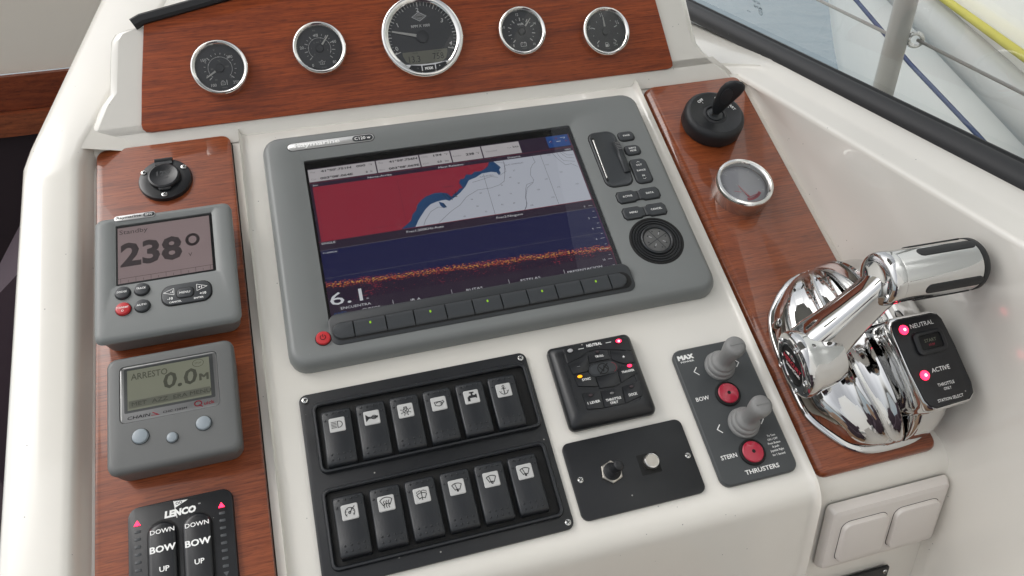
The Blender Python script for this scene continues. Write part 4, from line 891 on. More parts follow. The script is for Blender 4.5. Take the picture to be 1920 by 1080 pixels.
def icon(m, k, z):
    w = .62; L = lambda p, c=False, ww=w: m.line(p, ww, z, c); A = lambda cx, cy, r, a0, a1, ww=w, sy=1: m.arc(cx, cy, r, a0, a1, ww, z, 14, sy)
    if k == 'beam':
        A(1.4, 0, 2.6, -90, 90); L([(1.4, 2.6), (.4, 2.6), (.4, -2.6), (1.4, -2.6)])
        for i in range(5): L([(-4.6, 2.4 - i * 1.2), (-.6, 2.4 - i * 1.2)], ww=.5)
    elif k == 'horn':
        L([(-4.6, 2.6), (-4.6, -2.6), (-2.6, -.6), (4.6, -.6), (4.6, -.1), (-2.6, .6)], True); m.poly([(-4.6, 2.6), (-4.6, -2.6), (-2, -.4), (-2, .4)], z); A(1.8, 0, 1.9, 0, 360, sy=.8); L([(-2.6, .2), (4.8, .6)], ww=.7)
    elif k == 'lamp':
        A(0, -.2, 2.2, 0, 360); L([(-1.1, 2), (-1.1, 3), (1.1, 3), (1.1, 2)]); L([(-1.5, -1.7), (1.5, 1.3)]); L([(1.5, -1.7), (-1.5, 1.3)])
        for a in (-150, -110, -70, -30, 15, 165): L([(3.2 * math.cos(R(a)), 3.2 * math.sin(R(a))), (4.5 * math.cos(R(a)), 4.5 * math.sin(R(a)))])
    elif k == 'pump':
        L([(-3.6, 1.4), (-3, -1.4), (0, -2.4), (3, -.8)]); A(0, -.6, 2.6, -60, 150, .55, .7); L([(-3.6, 1.6), (3, 1.6)], ww=.5); L([(1.4, -.4), (4.4, .4), (3.4, 2.2)])
    elif k == 'tap':
        m.poly([(-3.6, -3.8), (-1.6, -3.8), (-1.6, -1.2), (3.2, -1.2), (3.2, 1.2), (-2, 1.2), (-3.6, -.4)], z); m.poly([(-.4, 1.2), (1.2, 1.2), (1.2, 3), (-.4, 3)], z); m.poly([(-1.6, 3), (2.4, 3), (2.4, 4.2), (-1.6, 4.2)], z); m.poly([(3.2, -1.8), (4.4, -1.8), (4.4, 1.8), (3.2, 1.8)], z)
    elif k == 'anchor':
        A(0, 3.2, .9, 0, 360, .55); L([(0, 2.3), (0, -3.6)], ww=.8); L([(-1.8, 1.3), (1.8, 1.3)]); A(0, -.4, 3.4, -160, -20); L([(-4, -.6), (-3.2, -1.6), (-2.4, -1)], ww=.5); L([(4, -.6), (3.2, -1.6), (2.4, -1)], ww=.5)
    elif k == 'dial':
        A(0, -.4, 3.6, -45, 225, .6); L([(-.2, -.6), (3.8, 3.8)]); A(-.2, -.6, .9, 0, 360, .5)
        for a in (-30, 15, 60, 120, 165, 210): L([(2.6 * math.cos(R(a)), -.4 + 2.6 * math.sin(R(a))), (3.6 * math.cos(R(a)), -.4 + 3.6 * math.sin(R(a)))], ww=.5)
    elif k == 'defrost':
        L([(-4.6, 2.4), (-2.6, -1.4)]); L([(4.6, 2.4), (2.6, -1.4)]); A(0, -1.6, 6.1, 42, 138, .6); A(0, -4.4, 4, 48, 132, .6)
        for x in (-1.8, 0, 1.8): L([(x + .5, 2), (x - .4, .8), (x + .4, -.6), (x - .3, -2), (x + .2, -3.6)], ww=.6)
    elif k == 'washer':
        L([(-3.8, .6), (-2.2, -2.6)]); L([(3.8, .6), (2.2, -2.6)]); A(0, -4.2, 6.1, 52, 128, .6); A(0, -5.6, 3.7, 53, 127, .6); L([(0, -3.6), (0, 2.4)]); A(-1.4, 2.2, 1.4, 0, 160, .5); A(1.4, 2.2, 1.4, 20, 180, .5); L([(-3.6, 3), (-3.8, 1.8)], ww=.5); L([(3.6, 3), (3.8, 1.8)], ww=.5)
    else:
        L([(-3.8, 1.8), (-1.8, -2.2)]); L([(3.8, 1.8), (1.8, -2.2)]); A(0, -3.2, 6.2, 53, 127, .65); A(0, -5.2, 3.5, 58, 122, .65); L([(-.4 if k == 'wiper2' else .2, -3.2), (-1.6 if k != 'wiper1' else -1.2, 2.2)], ww=.6); A(.1, -2.9, .6, 0, 360, .6)
ICONS = (('beam', 'horn', 'lamp', 'pump', 'tap', 'anchor'), ('dial', 'defrost', 'washer', 'wiper1', 'wiper2', 'wiper3'))
ILAB = {'beam': 'rocker with a headlamp symbol', 'horn': 'rocker with a horn symbol', 'lamp': 'rocker with a light bulb symbol', 'pump': 'rocker with a bilge blower symbol', 'tap': 'rocker with a tap symbol', 'anchor': 'rocker with an anchor symbol', 'dial': 'rocker with a dial symbol', 'defrost': 'rocker with a demister symbol', 'washer': 'rocker with a windscreen washer symbol', 'wiper1': 'rocker with a wiper symbol', 'wiper2': 'rocker with a wiper symbol', 'wiper3': 'rocker with a wiper symbol'}
def rocker_mesh():
    m = MB().mat('rocker_black'); W = 11.9
    st = [(-23.6, 3, .92), (-23.3, 8.2, .94), (-22.4, 9.8, .97), (-20.5, 10.7, 1), (-12, 10.0, 1), (-3, 9.0, 1), (6, 8.9, 1), (14, 9.3, 1), (20, 9.3, 1), (22.2, 8.8, .97), (23.2, 7.6, .94), (23.5, 3, .92)]
    rg = []
    for v, h, k in st: rg.append([(-W * k, v, 3), (-W * k, v, max(3.1, h - 1.6)), (-W * k + .5, v, max(3.2, h - .6)), (-W * k + 1.6, v, h), (0, v, h + .12), (W * k - 1.6, v, h), (W * k - .5, v, max(3.2, h - .6)), (W * k, v, max(3.1, h - 1.6)), (W * k, v, 3)])
    m.loft(rg, True, True, closed=False)
    for x in (-7.2, -2.4, 2.4, 7.2): m.ball(x, 20, 9.15, .95, .8, 8, 3); m.ball(x, -14.6, 10.15, .95, .8, 8, 3); m.ball(x, -19, 10.5, .95, .8, 8, 3)
    for x in (-9, 9): m.ball(x, 14.6, 9.2, .95, .8, 8, 3)
    return m
first = None
for r_, (cx, cy, w_, h_, rv) in enumerate(ROWS):
    for i in range(6):
        u = (-28.9 + i * 27.55) if r_ == 0 else (-29.3 + i * 27.5)
        if first is None: o = rocker_mesh().build('rocker', t); first = o
        else: o = first.copy(); sc.collection.objects.link(o); o.parent = t
        o.location = ((u - WX) * .001, (rv - WY) * .001, 0); o.rotation_euler = (R(random.uniform(-1.2, 1.2)), 0, R(random.uniform(-.6, .6)))
        o['label'] = ILAB[ICONS[r_][i]]
        tm = MB().mat('tile_grey'); tm.rl([(0, 9.8, 12.6, 11.8, 1.2, 8.6), (0, 9.8, 12.6, 11.8, 1.2, 9.4), (0, 9.8, 11.8, 11, 1, 9.75)], n=3); tm.mat('print_black'); tm.T = Matrix.Translation((0, 9.8, 0)); icon(tm, ICONS[r_][i], 9.85); tm.build('symbol_tile', o)

# ================================================================== ENGINE CONTROL KEYPAD
KX, KY = 193.0, 217.5
t = thing('engine_keypad', 'black engine control keypad with neutral, sync and transfer lamps', 'keypad', F0, KX, KY, .2)
H = lambda x, y, h: (lambda q: (q[0] - KX, q[1] - KY))(hit(F0, x, y, h))
kx = lambda pts, h=13: [H(1000 + x / 2.7, 600 + y / 2.7, h) for x, y in pts]
m = MB().mat('black_plastic'); m.rl([(0, -.5, 76, 74, 5, 0), (0, -.5, 77.4, 76, 5.5, 3), (0, 0, 77, 76, 5.5, 6), (0, 0, 73, 72.5, 6, 9.5), (0, 0, 66, 65, 6, 12), (0, 1, 58, 57, 6, 12.9), (0, 1, 56.6, 55.8, 6, 12.9), (0, 1, 56, 55.2, 5.6, 12.2)]); m.build('shell', t)
def keypoly(px, name='key', z0=11.9, z1=13.4, mt='black_plastic', k=.93):
    p = kx(px); cx = sum(a for a, b in p) / len(p); cy = sum(b for a, b in p) / len(p)
    m = MB().mat(mt); m.loft([[(cx + (a - cx) * s, cy + (b - cy) * s, z) for a, b in p] for s, z in ((1, z0), (1, z1 - .4), (.985, z1 - .12), (.95, z1))]); return m
def put(m, s, x, y, c, w_=None, z=13.5, b=.015): q = kx([(x, y)])[0]; m.mat('print_white'); m.text(s, q[0], q[1], z, c, bold=b, width=w_)
def lamp(x, y, rx, mt, parent, z=13.5):
    q = kx([(x, y)])[0]; m = MB().mat('gap_black'); m.lathe([(rx + .5, z - .1), (rx + .45, z + .15)], 20, *q, c1=True, sy=.72 if mt != 'led_clear' and rx > 2 and y < 140 else .62); m.mat(mt); m.lathe([(rx, z), (rx * .8, z + .7), (rx * .3, z + 1)], 20, *q, c1=True, sy=.72 if y < 170 else .62)
    if mt == 'led_red' and y < 140: m.mat('led_red_core'); m.lathe([(rx * .4, z + 1), (rx * .2, z + 1.2)], 12, q[0] - .2, q[1] - .5, c1=True)
    m.build('lamp', parent)
m = keypoly([(150, 150), (205, 128), (420, 86), (478, 92), (496, 155), (440, 150), (385, 150), (340, 146), (275, 158), (240, 186), (172, 218)], 'header', z1=13.1, mt='black_satin'); put(m, 'NEUTRAL', 307, 125, 2.5, 14, 13.2, .03); q0, q1, q2, q3 = kx([(228, 149), (254, 144), (367, 117), (392, 112)]); m.line([q0, q1], .5, 13.2); m.line([q2, q3], .5, 13.2); hd = m.build('header_plate', t)
lamp(186, 157, 2.6, 'led_clear', t); lamp(431, 108, 2.7, 'led_red', t)
for px, labs, lp in (([(278, 178), (320, 152), (372, 152), (386, 198), (345, 205), (284, 218)], [('TROLL', 334, 184, 1.9, 8)], (323, 163, 1.6, 'led_dull')),
                     ([(388, 156), (494, 158), (514, 212), (470, 222), (432, 214), (398, 200)], [('+', 456, 187, 3.2, None)], None),
                     ([(178, 228), (272, 182), (280, 220), (276, 260), (202, 276)], [('-', 228, 237, .6, 3)], None),
                     ([(204, 282), (276, 266), (312, 288), (328, 336), (228, 336)], [('SYNC', 268, 301, 2.1, 7.6)], (235, 288, 2.3, 'led_amber')),
                     ([(316, 292), (424, 264), (440, 322), (410, 336), (336, 346)], [], None),
                     ([(430, 258), (440, 232), (516, 222), (528, 268), (490, 290), (446, 316)], [('TRANSFER', 478, 260, 1.9, 11.5)], (486, 233, 2.3, 'led_red')),
                     ([(246, 372), (336, 362), (356, 446), (274, 452)], [('1 LEVER', 306, 417, 2.1, 11)], (290, 382, 2.0, 'led_dull')),
                     ([(342, 362), (440, 340), (462, 424), (362, 444)], [('THROTTLE', 405, 401, 2.1, 13.5), ('ONLY', 409, 418, 2.1, 7)], (397, 372, 2.0, 'led_off')),
                     ([(450, 338), (538, 308), (552, 382), (468, 420)], [('DOCK', 504, 377, 2.3, 7.6)], (496, 339, 2.0, 'led_dull'))):
    m = keypoly(px)
    for s, x, y, c, w_ in labs: put(m, s, x, y, c, w_, b=.02)
    k_ = m.build('key', t)
    if lp: lamp(*lp, k_)
q = kx([(354, 249)])[0]
m = MB().mat('charcoal'); m.slab(*q, 26, 11.5, 5.7, 12, 14, .6, 8); m.mat('button_crimson'); m.arc(q[0] + 7, q[1], 4.6, -70, 70, .25, 14.1); m.mat('charcoal_key'); m.slab(*q, 23, 8.8, 4.4, 13, 14.4, .4, 8)
m.mat('gap_black'); m.arc(q[0] - .5, q[1], 4.6, 0, 360, .8, 14.5); m.line([(q[0] - 4.5, q[1] - 4.2), (q[0] + 4.5, q[1] + 4)], .9, 14.5); m.line([(q[0] - 3.4, q[1] + 2), (q[0] - .6, q[1] - 2.5), (q[0] + 1, q[1] + 2.6), (q[0] + 3.4, q[1] - 1.6)], .8, 14.5); m.build('emblem_pad', t)

# ================================================================== TOGGLE PANEL
TX, TY = 197.0, 139.6
t = thing('toggle_panel', 'plain black plate with a toggle switch and a worn metal push button', 'switch panel', F0, TX, TY, .3)
m = MB().mat('black_satin'); m.slab(0, 0, 106, 64, 6, 0, 2.4, .4); m.mat('gap_black'); m.slab(14.0, .6, 17.5, 17, .6, 2.2, 2.46, .02); m.build('plate', t)
for x, y in ((-45.6, .2), (48, -.5)): screw(t, x, y, 2.3, 2.6, 40)
x, y = -19.0, .6
m = MB().mat('nickel'); hexa = [(x + 9.4 * math.cos(R(60 * i + 20)), y + 9.4 * math.sin(R(60 * i + 20))) for i in range(6)]
m.loft([[(x + (a - x) * k, y + (b - y) * k, z) for a, b in hexa] for k, z in ((1, 2.2), (1, 4.6), (.93, 5.2), (.7, 5.3))]); m.build('nut', t, angle=20)
m = MB().mat('black_rubber'); m.lathe([(7.2, 5), (7.2, 6.4), (6.2, 7.4), (6.4, 8.2), (5.4, 9.4), (5, 10.2), (4, 11.6)], 28, x, y, c1=True)
m.tube([(x, y, 9), (x + 1.2, y + .2, 13), (x + 2.4, y + .4, 16), (x + 3.2, y + .6, 18.6), (x + 3.5, y + .6, 19.8), (x + 3.6, y + .6, 20.3)], [4.0, 3.9, 4.3, 4.4, 3.4, 1.4], 16); m.build('lever', t)
x, y = 14.8, .9
m = MB().mat('nickel'); m.lathe([(6, 2.2), (6, 5), (6.6, 5.2), (6.6, 6.8)], 28, x, y); m.mat('chrome_dull'); m.lathe([(6.6, 6.8), (6.6, 8.4), (6, 9.4), (5.2, 9.6), (5.0, 9.2)], 28, x, y); m.mat('nickel'); m.disc(x, y, 5.1, 9.3, 28); m.build('push_button', t)

# ================================================================== THRUSTER CONTROL
HX, HY = 298.2, 168.6
t = thing('thruster_control', 'grey thruster panel with two upright joysticks and two red buttons', 'control panel', F0, HX, HY, .2)
m = MB().mat('panel_grey'); m.rl([(0, 0, 69, 124, 8, 0), (0, 0, 69.6, 124.6, 8, 3), (0, 0, 69, 124, 8, 4.4), (0, 0, 67, 122, 7, 5.2)]); m.build('plate', t)
m = MB().mat('print_white'); z = 5.3
m.text('MAX', -23.5, 54.2, z, 4.2, bold=.07, sx=1.15); m.text('POWER', -23.2, 50.0, z, 1.5, bold=.03, width=12.5)
for cy, ty, s in ((39.4, 13.8, 'BOW'), (-14.6, -39.2, 'STERN')):
    for sgn, x in ((-1, -19.4), (1, 20.6)): m.line([(x - sgn * 1.9, cy + 3.6), (x + sgn * 1.6, cy), (x - sgn * 1.9, cy - 3.6)], .8, z)
m.text('BOW', -23.0, 14.3, z, 3.6, bold=.015); m.text('STERN', -20.4, -38.6, z, 3.6, bold=.015, width=14.5); m.text('THRUSTERS', 3.2, -54.6, z, 3.6, bold=.02, width=31)
for i, s in enumerate(('To Turn', 'ON / OFF', 'Press Button', '& push', 'Joystick Right', 'for 1 Second')): m.text(s, 22.6, -29.5 - i * 3.3, z, 1.7, bold=.02, sx=.92)
m.build('lettering', t)
for cy, ry in ((39.4, 13.4), (-14.4, -39.8)):
    m = MB().mat('rubber_grey'); k = 1.18
    m.lathe([(13.4, 5), (13.7, 6.6), (13.2, 8), (12.0, 8.6), (11.8, 9.2), (12.3, 10.4), (12.2, 12.6), (11.2, 13.8), (10.2, 14.2), (10.0, 15), (10.1, 16.6), (9.2, 18), (7.6, 19.4), (6.9, 22), (6.8, 26), (7.3, 31), (8.3, 37), (8.9, 42), (8.9, 46), (8.2, 48.4), (6.4, 49.8), (3.4, 50.3)], 36, 3.2, cy, c1=True); m.mat('panel_grey')
    j = m.build('joystick', t)
    m = MB().mat('rubber_grey'); m.rl([(3.2, cy, 12, .9, .4, 49.6), (3.2, cy, 11, .7, .3, 50.7)]); m.build('grip_rib', j)
    m = MB().mat('gap_black'); m.lathe([(11.2, 5), (11.2, 6.8), (10.4, 7.6), (9.4, 7.6), (9.2, 6.4)], 36, .4, ry, c1=True); m.build('button_ring', t)
    m = MB().mat('button_crimson'); m.lathe([(9.1, 6), (9.1, 7.8), (8.4, 8.5), (3, 9.1)], 36, .4, ry, c1=True); m.mat('gap_black'); m.disc(.4, ry, 1.6, 9.2, 14); m.build('push_button', t)

# ================================================================== IGNITION SWITCH, KEY AND ROUND INDICATOR
ZR = 1.0                                   # surface height of the right hand veneer board
ix, iy = 405.0, 479.0
t = thing('ignition_switch', 'black round ignition switch marked off, on and start', 'ignition switch', F0, ix, iy, ZR)
m = MB().mat('black_rubber'); m.lathe([(31.5, 0), (32.6, 2), (32.6, 13), (31.8, 16), (29.6, 18.6), (27.4, 19.2), (26.8, 18.8), (16, 17.4), (13, 16.4), (11.6, 17), (10.6, 17.4), (9.8, 16.6), (9.6, 15.2)], 64, c1=False); m.build('body', t)
m = MB().mat('charcoal'); m.disc(0, 0, 9.8, 15.4, 32); m.lathe([(8.4, 15.3), (8.4, 16.6), (7.6, 17.2)], 32, c1=True); m.mat('gap_black'); m.line([(-4.6, -1.5), (4.6, 1.5)], 2.2, 17.3); m.build('lock_barrel', t)
m = MB().mat('print_white')
for s, a, rot in (('OFF', 118, 26), ('ON', 62, -28), ('START', 18, -70)):
    m.text(s, 21.6 * math.cos(R(a)), 21.6 * math.sin(R(a)), 18.6, 3.2, rot=rot, bold=.015); p = polar(17.6, a); q_ = polar(18.8, a); m.line([p, q_], .5, 18.2)
m.build('lettering', t)
t = thing('ignition_key', 'black plastic headed key standing in the ignition switch', 'key', F0, ix, iy, ZR + 17.4, rz=-32)
m = MB().mat('chrome_dull'); m.box(-3.6, 3.6, -.9, .9, -6, 6); m.build('blade', t)
m = MB().mat('black_rubber')
st = [(3, 5.0, 0, 3.8), (7, 7, 0, 4.6), (15, 9.4, .6, 5), (26, 12, 2.6, 4.8), (35, 13.4, 4.6, 4.4), (42, 12.8, 6.4, 3.8), (46, 10.2, 7.4, 3), (48.5, 5.2, 8.2, 1.6)]
m.loft([[(ox + w_ * math.cos(2 * math.pi * i / 28) * (1 - .18 * math.cos(2 * math.pi * i / 28) ** 2), d_ * math.sin(2 * math.pi * i / 28), z) for i in range(28)] for z, w_, ox, d_ in st], True, True)
m.build('bow', t)
m = MB().mat('charcoal'); m.loft([[(2.4 + 5.4 * math.cos(2 * math.pi * i / 20) * k + (zc - 28) * .12, -4.9 + d, 30 + 11 * math.sin(2 * math.pi * i / 20) * k) for i in range(20)] for k, d, zc in ((1, .8, 28), (1, .1, 28), (.8, -.2, 28))], True, True); m.build('inset', t)
gx, gy = hit(F0, 1398, 340, 19)
t = thing('gauge', 'chrome ringed indicator with pink needles on the right wood panel', 'gauge', F0, gx, gy, ZR)
m = MB().mat('chrome_dull'); m.lathe([(29.6, 0), (29.8, 3), (29.8, 14)], 64); m.mat('chrome_gauge'); m.lathe([(29.8, 14), (29.8, 16.2), (28.6, 18), (26.2, 18.4), (24.8, 17.2), (24.2, 15.6), (24.1, 12)], 64); m.build('bezel', t)
m = MB().mat('sky_haze_dial'); m.disc(0, 0, 24.4, 11, 48); m.build('dial', t)
m = MB().mat('needle_pink'); m.loft([[(x, y, z) for x, y in ((-1.4, -15), (.8, -15), (-5.6, 0), (-6.6, 0))] for z in (12.2, 12.6)]); m.line([(-3, -16.5), (9, -13)], .8, 12); m.line([(-12, -5), (-5.5, -7.5)], .6, 11.4); m.arc(0, 0, 17.5, -95, -40, 3.0, 11.3); m.build('needle', t)
m = MB().mat('print_white'); ticks(m, 24, 6, 205, -25, .80, .90, .6, 11.1); m.line([(-8, 2), (-1, -13)], .4, 12.8); m.build('markings', t)
m = MB().mat('clear_glass'); m.lathe([(24.2, 15.8), (18, 17.2), (10, 18), (.2, 18.3)], 48, c1=True); m.build('glass', t)

# ================================================================== THROTTLE CONTROL
BX, BY = 415.0, 192.0
t = thing('throttle_control', 'chrome single lever engine throttle with black keypad on its right side', 'throttle', F0, BX, BY, ZR)
def superell(a, b, p, n, cx=0, cy=0):
    r = []
    for i in range(n):
        th = 2 * math.pi * i / n; c_, s_ = math.cos(th), math.sin(th)
        r.append((cx + a * math.copysign(abs(c_) ** (2 / p), c_), cy + b * math.copysign(abs(s_) ** (2 / p), s_)))
    return r
# footprint: a long shield with cut corners, rounded by corner cutting
FP = [(-60, -40), (-52, -58), (-26, -90), (38, -90), (57, -70), (58, 60), (48, 88), (8, 96), (-20, 86), (-56, 50)]
def chaikin(p, n=3):
    for _ in range(n):
        q = []
        for a, b in zip(p, p[1:] + p[:1]): q += [(a[0] * .78 + b[0] * .22, a[1] * .78 + b[1] * .22), (a[0] * .22 + b[0] * .78, a[1] * .22 + b[1] * .78)]
        p = q
    return p
FPS = chaikin(FP)
def fo(k): return [(x * k, y * k) for x, y in FPS]
m = MB().mat('chrome')
m.loft([[(x, y, z) for x, y in fo(k)] for k, z in ((.98, 0), (.98, 2.0), (.972, 3.4), (.955, 4.4), (.93, 4.9), (.86, 7))], False, True)
m.build('base_flange', t)
def g_(x, c, w): return math.exp(-((x - c) / w) ** 2)
def edge_x(y, side, k=.93):
    xs = []
    P_ = fo(k)
    for a, b in zip(P_, P_[1:] + P_[:1]):
        if (a[1] - y) * (b[1] - y) <= 0 and abs(a[1] - b[1]) > 1e-9: xs.append(a[0] + (b[0] - a[0]) * (y - a[1]) / (b[1] - a[1]))
    return (min(xs) if side == 'L' else max(xs)) if xs else 0
def shell_cover(side, S, Hh, n=64, pw=2.6, pe=.55):
    """ribs run the length of the cover and close up at both ends"""
    rows = []
    for j in range(n + 1):
        yn = -1 + 2 * j / n; yn = math.copysign(1 - (1 - abs(yn)) ** 1.6, yn); y = 2 + 86.5 * yn
        jx = 5 + 7 * yn * yn * (1.3 if yn < 0 else .4)
        if side == 'L': xa, xb = min(edge_x(y, 'L'), jx - 2), jx
        else: xa, xb = jx + 2.2, max(edge_x(y, 'R', .985), jx + 4)
        hy = Hh * max(0, 1 - abs(yn) ** pw) ** pe; row = []
        for (a0, s0), (a1, s1) in zip(S, S[1:]):
            for q in (0, .33, .67): row.append((xa + (xb - xa) * (a0 + (a1 - a0) * q), y, 7 + hy * (s0 + (s1 - s0) * q)))
        row.append((xb, y, 7 + hy * S[-1][1])); rows.append(row)
    return rows
SL = [(0, 0), (.02, .26), (.05, .42), (.09, .52), (.14, .585), (.20, .63), (.27, .665), (.34, .70), (.40, .75), (.445, .82), (.475, .90), (.50, .93), (.525, .88), (.56, .80), (.61, .765), (.67, .775), (.73, .82), (.79, .90), (.835, 1.0), (.865, 1.04), (.895, 1.0), (.93, .92), (.965, .86), (.99, .78), (1, .5)]
SR = [(0, .45), (.02, .80), (.06, 1.02), (.10, 1.08), (.14, 1.02), (.20, .93), (.30, .92), (.5, .94), (.75, .93), (.86, .88), (.93, .78), (.975, .58), (1, 0)]
m = MB().mat('chrome'); m.loft(shell_cover('L', SL, 46), False, False, closed=False); m.build('ribbed_cover', t, angle=50)
m = MB().mat('chrome'); m.loft(shell_cover('R', SR, 64, pw=2.5, pe=.5), False, False, closed=False); m.build('side_cover', t, angle=40)
m = MB().mat('gap_black'); m.loft([[(4 + 7 * (y / 86) ** 2 + d, y, z) for y, z in [(-80 + i * 8, 6 + 27 * max(0, 1 - abs((-80 + i * 8) / 82) ** 2.6) ** .55) for i in range(21)]] for d in (-.5, 4)], False, False, closed=False); m.build('joint', t)
for x, y in ((-46, 40), (-45, -36)): 
    m = MB().mat('chrome'); m.lathe([(5.6, 8), (5.4, 16), (4.2, 18), (3.4, 17.4), (3.2, 15.5)], 20, x, y, c1=True); m.mat('gap_black'); m.disc(x, y, 2.0, 15.6, 6); m.build('fixing_screw', t)
# keypad block, tilted towards the helm
KF = Matrix.Translation((26, -40, 73)) @ Matrix.Rotation(R(14), 4, 'X') @ Matrix.Rotation(R(-3), 4, 'Y') @ Matrix.Rotation(R(1), 4, 'Z')
def kout(k, d=0):
    o = [(-22, 33), (-19.5, 36), (-15, 37.5), (15, 36.5), (20, 34.5), (22.5, 30), (25, 8), (26.5, -24), (25, -32), (20, -36), (-10, -37), (-15, -34.5), (-18, -29), (-21, -6), (-23, 26)]
    return [(x * k + (d * (1 if x > 0 else -1)), y * k) for x, y in reversed(o)]
m = MB().mat('chrome'); m.T = KF
m.loft([[(x, y, z) for x, y in kout(k)] for k, z in ((1.10, -46), (1.10, -22), (1.085, -8), (1.07, -2.4), (1.04, -.2), (1.015, .4), (1.0, -.4))], False, True); m.build('keypad_housing', t)
m = MB().mat('black_satin'); m.T = KF; m.loft([[(x, y, z) for x, y in kout(k)] for k, z in ((1, -.6), (.995, .7), (.98, 1.1))]); kp = m.build('keypad', t)
m = MB().mat('black_plastic'); m.T = KF; m.rl([(4, 14.5, 27, 19.5, 5, 1), (4, 14.5, 27, 19.5, 5, 3.6), (4, 14.5, 24.5, 17, 4, 4.4), (4, 14.5, 20, 12.5, 2, 4.4), (4, 14.5, 19.4, 12, 2, 3.2)]); m.build('start_button_frame', kp)
m = MB().mat('gap_black'); m.T = KF; m.slab(4, 14.5, 19, 11.6, 1.5, 2.6, 3.6, .2); m.mat('lcd_green_ink'); m.text('START', 4, 15.6, 3.7, 2.6); m.mat('button_crimson'); m.text('STOP', 4, 11.8, 3.7, 1.6); m.build('start_button', kp)
m = MB().mat('print_white'); m.T = KF; m.text('NEUTRAL', 3.5, 29.6, 1.3, 3.6, width=21); m.text('ACTIVE', 5, -8.2, 1.3, 3.6, width=16.5); m.text('THROTTLE', 4.8, -20.4, 1.3, 2.5, width=15); m.text('ONLY', 4.8, -24.2, 1.3, 2.3, width=6.8); m.text('STATION SELECT', 4, -32.2, 1.3, 2.4, width=23); m.build('lettering', kp)
for x, y in ((-13.6, 28.4), (-10.4, -10.4)):
    m = MB().mat('gap_black'); m.T = KF; m.lathe([(4.6, 1), (4.5, 1.4)], 24, x, y, c1=True); m.mat('led_red'); m.lathe([(4.1, 1.2), (3.6, 2.4), (2.2, 3.0)], 24, x, y, c1=True); m.mat('led_red_core'); m.lathe([(1.3, 3.05), (.8, 3.2)], 12, x, y, c1=True); m.build('indicator_lamp', kp)
# pivot hub, axis across the console
HF = Matrix.Translation((-84, -17, 64)) @ Matrix.Rotation(R(79), 4, 'Y') @ Matrix.Rotation(R(0), 4, 'Z')      # local +z runs to the right
m = MB().mat('chrome'); m.T = HF
m.lathe([(16.8, 1.2), (17.2, -.6), (19.5, -1.2), (24.5, -.6), (27, 1), (27.8, 3.4), (27.4, 8), (26, 12), (25, 18), (23.5, 27), (20, 36)], 64); m.build('pivot_hub', t)
m = MB().mat('gap_black'); m.T = HF; m.lathe([(17, .6), (16.4, .2)], 48, c1=True)
# emblem lies on the -z side of the hub, facing left
m.mat('print_red'); em = MB()
eb = m.build('emblem_disc', t)
m = MB(); m.T = HF @ Matrix.Rotation(R(180), 4, 'Y') @ Matrix.Rotation(R(-62), 4, 'Z')
m.mat('print_red'); m.text('MERCURY', 0, 1.8, .35, 4.6, bold=.02, width=28, skew=.25); m.mat('print_white'); m.text('SmartCraft', 1.2, -3.4, .35, 3.2, bold=.03, width=22, skew=.2); m.build('lettering', eb)
for a in (10, 82, 154, 226, 298):
    m = MB().mat('chrome'); p = polar(22.2, a); m.T = HF @ Matrix.Rotation(R(180), 4, 'Y'); m.lathe([(2.9, .4), (2.7, 1.8), (1.8, 2.2), (1.5, 1.4)], 16, p[0], p[1], c1=True); m.mat('gap_black'); m.disc(p[0], p[1], 1.0, 1.55, 6); m.build('hub_bolt', t)
# lever arm
arm_a = Vector((-64, -8, 70)); arm_b = Vector((-13, 14, 127))
m = MB().mat('chrome'); rg = []
ax = (arm_b - arm_a).normalized(); up = Vector((-.25, -.82, .50)); sd_ = ax.cross(up).normalized(); up = sd_.cross(ax).normalized()
for k, wv, hv in ((-.2, 14, 14), (-.02, 20, 17), (.12, 19.5, 16.5), (.3, 17, 15), (.5, 15, 13.5), (.75, 13.5, 12.5), (1.0, 13.5, 12.5), (1.14, 10, 10)):
    c_ = arm_a.lerp(arm_b, k); rg.append([tuple(c_ + sd_ * x + up * y) for x, y in superell(wv, hv, 4.0, 48)])
m.loft(rg, True, True); m.build('lever_arm', t)
# grip
gA = hit(F0, 1640, 525, 131); gB = hit(F0, 1830, 492, 131)
GF = Matrix.Translation((gA[0] - BX + 3, gA[1] - BY, 130)) @ Matrix.Rotation(math.atan2(gB[1] - gA[1], gB[0] - gA[0]), 4, 'Z') @ Matrix.Rotation(R(90), 4, 'Y')
m = MB().mat('chrome'); m.T = GF
GR = 20.2
m.lathe([(14, -2.6), (17.5, -2.2), (19.6, -1.0), (GR + .6, 1), (GR + .6, 9), (GR - .2, 10), (GR, 11), (GR, 77)], 72); m.lathe([(.1, -1.2), (8, -1.6), (13.6, -2.4), (14, -2.6)], 72); m.build('grip', t)
m = MB().mat('black_rubber'); m.T = GF
m.lathe([(GR + .3, 76.5), (GR + .5, 78), (GR + .3, 81), (GR - 1.2, 83), (GR - 5, 83.8)], 72, c1=True); m.build('grip_end_cap', t)
for a in (112, 158, 248, 300):
    m = MB().mat('black_rubber'); m.T = GF; o = rr(52, 0, 50, 8.4, 4.2, 8); 
    pts = []
    # slim inlay wrapped on the cylinder
    def wrapc(px_, py_, r): an = R(a) + py_ / GR; return (r * math.cos(an), r * math.sin(an), px_)
    ring = lambda k, r: [wrapc(52 + (x - 52) * (1 if k == 1 else (1 - (1 - k) * .2)), y * k, r) for x, y in o]
    rgs = [ring(1, GR - .4), ring(1, GR + .35), ring(.9, GR + .8), ring(.45, GR + .9), ring(.05, GR + .95)]
    m.loft(rgs, False, True); m.build('grip_inlay', t)

